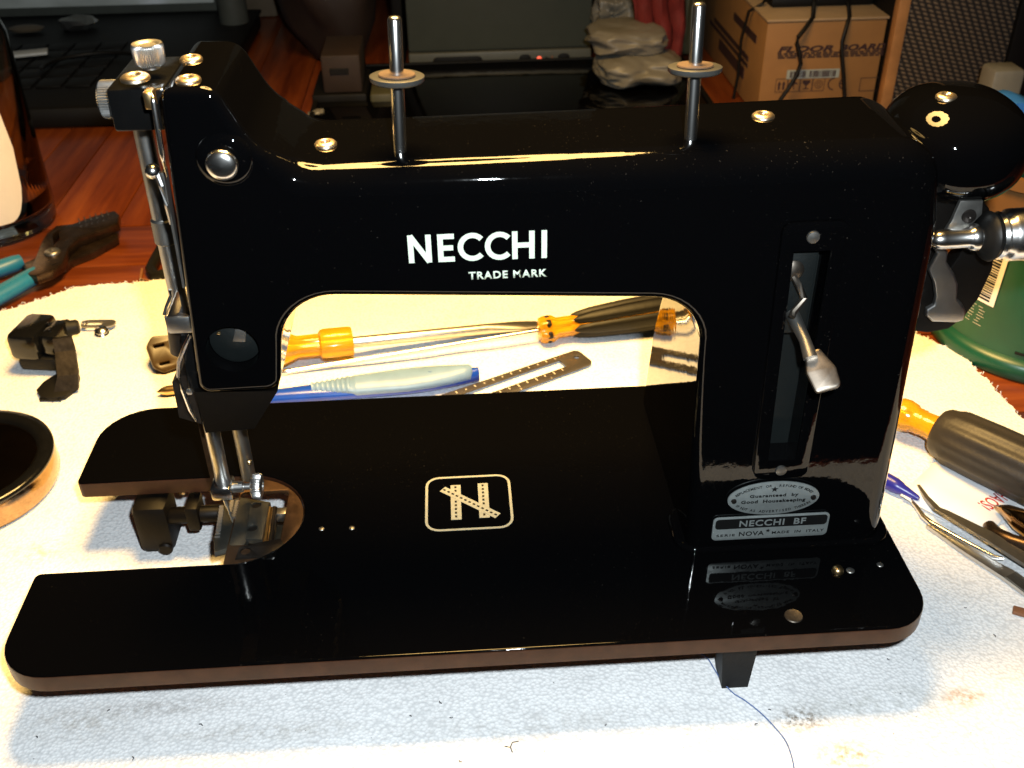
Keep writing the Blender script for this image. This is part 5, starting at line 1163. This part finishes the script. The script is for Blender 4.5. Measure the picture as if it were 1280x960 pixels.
# things standing before the loudspeaker
p = (0.6682, 0.6000, 0.0098); zt = (0.6629, 0.6000, 0.0304)[2]
mb = MB(); mb.box((p[0]-.0135, .588, WZ+.0006), (p[0]+.0150, .615, zt), .004)
tag(mb.build('grey_block', 'grey_plastic', None, 40), 'grey plastic block standing in front of the woven grille', 'block')
t = thing('blue_tool', 'bright blue curved plastic handle behind the wheel guard', 'handle', (*(0.6488, 0.5064), WZ))
pp = [(0.6133, 0.5000, 0.0313), (0.6175, 0.5000, 0.0376), (0.6259, 0.5000, 0.0399), (0.6374, 0.5000, 0.0356), (0.6524, 0.5000, 0.0235)]
mb = MB(); rs = []
for i, q in enumerate(pp):
    q = Vector(q); w_ = [.002, .006, .009, .011, .012][i]; rs.append([q+Vector((0, a*.016, b_*w_*.35-.5*w_)) for a, b_ in ((-1, -1), (1, -1), (1, 1), (.4, 1.7), (-.4, 1.7), (-1, 1))])
mb.rings(rs); mb.build('top', 'sky_blue', t, 60)
pa = [(0.6240, 0.4900, 0.0292), (0.6351, 0.4900, 0.0093), (0.6474, 0.4900, -0.0146)]
mb = MB(); mb.rings([[(q[0]-.006-.004*i*0, .487, q[2]), (q[0]+.03, .487, q[2]), (q[0]+.03, .520, q[2]), (q[0]-.006, .520, q[2])] for i, q in enumerate(pa)] + [[(pa[2][0]-.004, .487, WZ+.0006), (pa[2][0]+.03, .487, WZ+.0006), (pa[2][0]+.03, .520, WZ+.0006), (pa[2][0]-.004, .520, WZ+.0006)]]); mb.build('body', 'sky_blue', t, 40)

# ------------------------------------------------------------------ thread and lint on the towel
pts = [((0.2832, 0.0304)), ((0.2866, 0.0266)), ((0.2883, 0.0202)), ((0.2902, 0.0131)), ((0.2932, 0.0070)), ((0.2975, 0.0025)), ((0.3020, -0.0035)), ((0.3060, -0.0110)), ((0.3086, -0.0181)), ((0.3088, -0.0264)), ((0.3075, -0.0353))]
def spline(ps, n=8):
    out = []
    for i in range(len(ps)-1):
        p0, p1, p2, p3 = [Vector(ps[max(0, min(len(ps)-1, i+k))]) for k in (-1, 0, 1, 2)]
        for k in range(n):
            u = k/n; out.append(.5*((2*p1)+(p2-p0)*u+(2*p0-5*p1+4*p2-p3)*u*u+(3*p1-p0-3*p2+p3)*u**3))
    return out+[Vector(ps[-1])]
mb = MB(); mb.tube([Vector((p.x, p.y, TZ+.0009+tz(p.x, p.y))) for p in spline(pts)], .00026, 6)
tag(mb.build('blue_thread', 'thread', None), 'loose blue thread trailing past the support leg', 'thread')
mb = MB()
def speck(px, s, n=1):
    for _ in range(1):
        p = Vector(px)+Vector((R.gauss(0, .0006), R.gauss(0, .0006))); a = R.random()*6; L_ = s*R.uniform(.7, 1.3)
        q = [Vector((p.x+L_*(k-1)*math.cos(a+.5*k)*.5, p.y+L_*(k-1)*math.sin(a+.5*k)*.5, TZ+.0008+tz(p.x, p.y))) for k in range(3)]
        mb.tube(q, min(s*.16, .00022), 5)
for px, s, n in [((0.0323, 0.0161), .0014, 2), ((0.0715, 0.0076), .0020, 3), ((0.0479, -0.0080), .0026, 4), ((0.1988, -0.0102), .0050, 2), ((0.1974, -0.0124), .0042, 2), ((0.1585, 0.0065), .0014, 2), ((0.1744, 0.0029), .0016, 2), ((0.3070, -0.0027), .0014, 2), ((0.2985, -0.0081), .0016, 2),
                 ((0.2368, -0.0056), .0012, 2), ((0.0372, 0.1094), .0013, 1), ((0.4171, 0.0303), .0014, 1), ((0.4108, 0.0477), .0011, 1), ((0.3639, 0.0200), .001, 1), ((0.1709, 0.0109), .0022, 1), ((0.0068, 0.0052), .0016, 2), ((0.1777, -0.0166), .0012, 1)]: speck(px, s, n)
for _ in range(60): speck((R.uniform(-.05, .40), R.uniform(-.05, .02)), R.uniform(.0003, .0007))
ln = mb.build('lint', 'lint', towel); ln['kind'] = 'stuff'
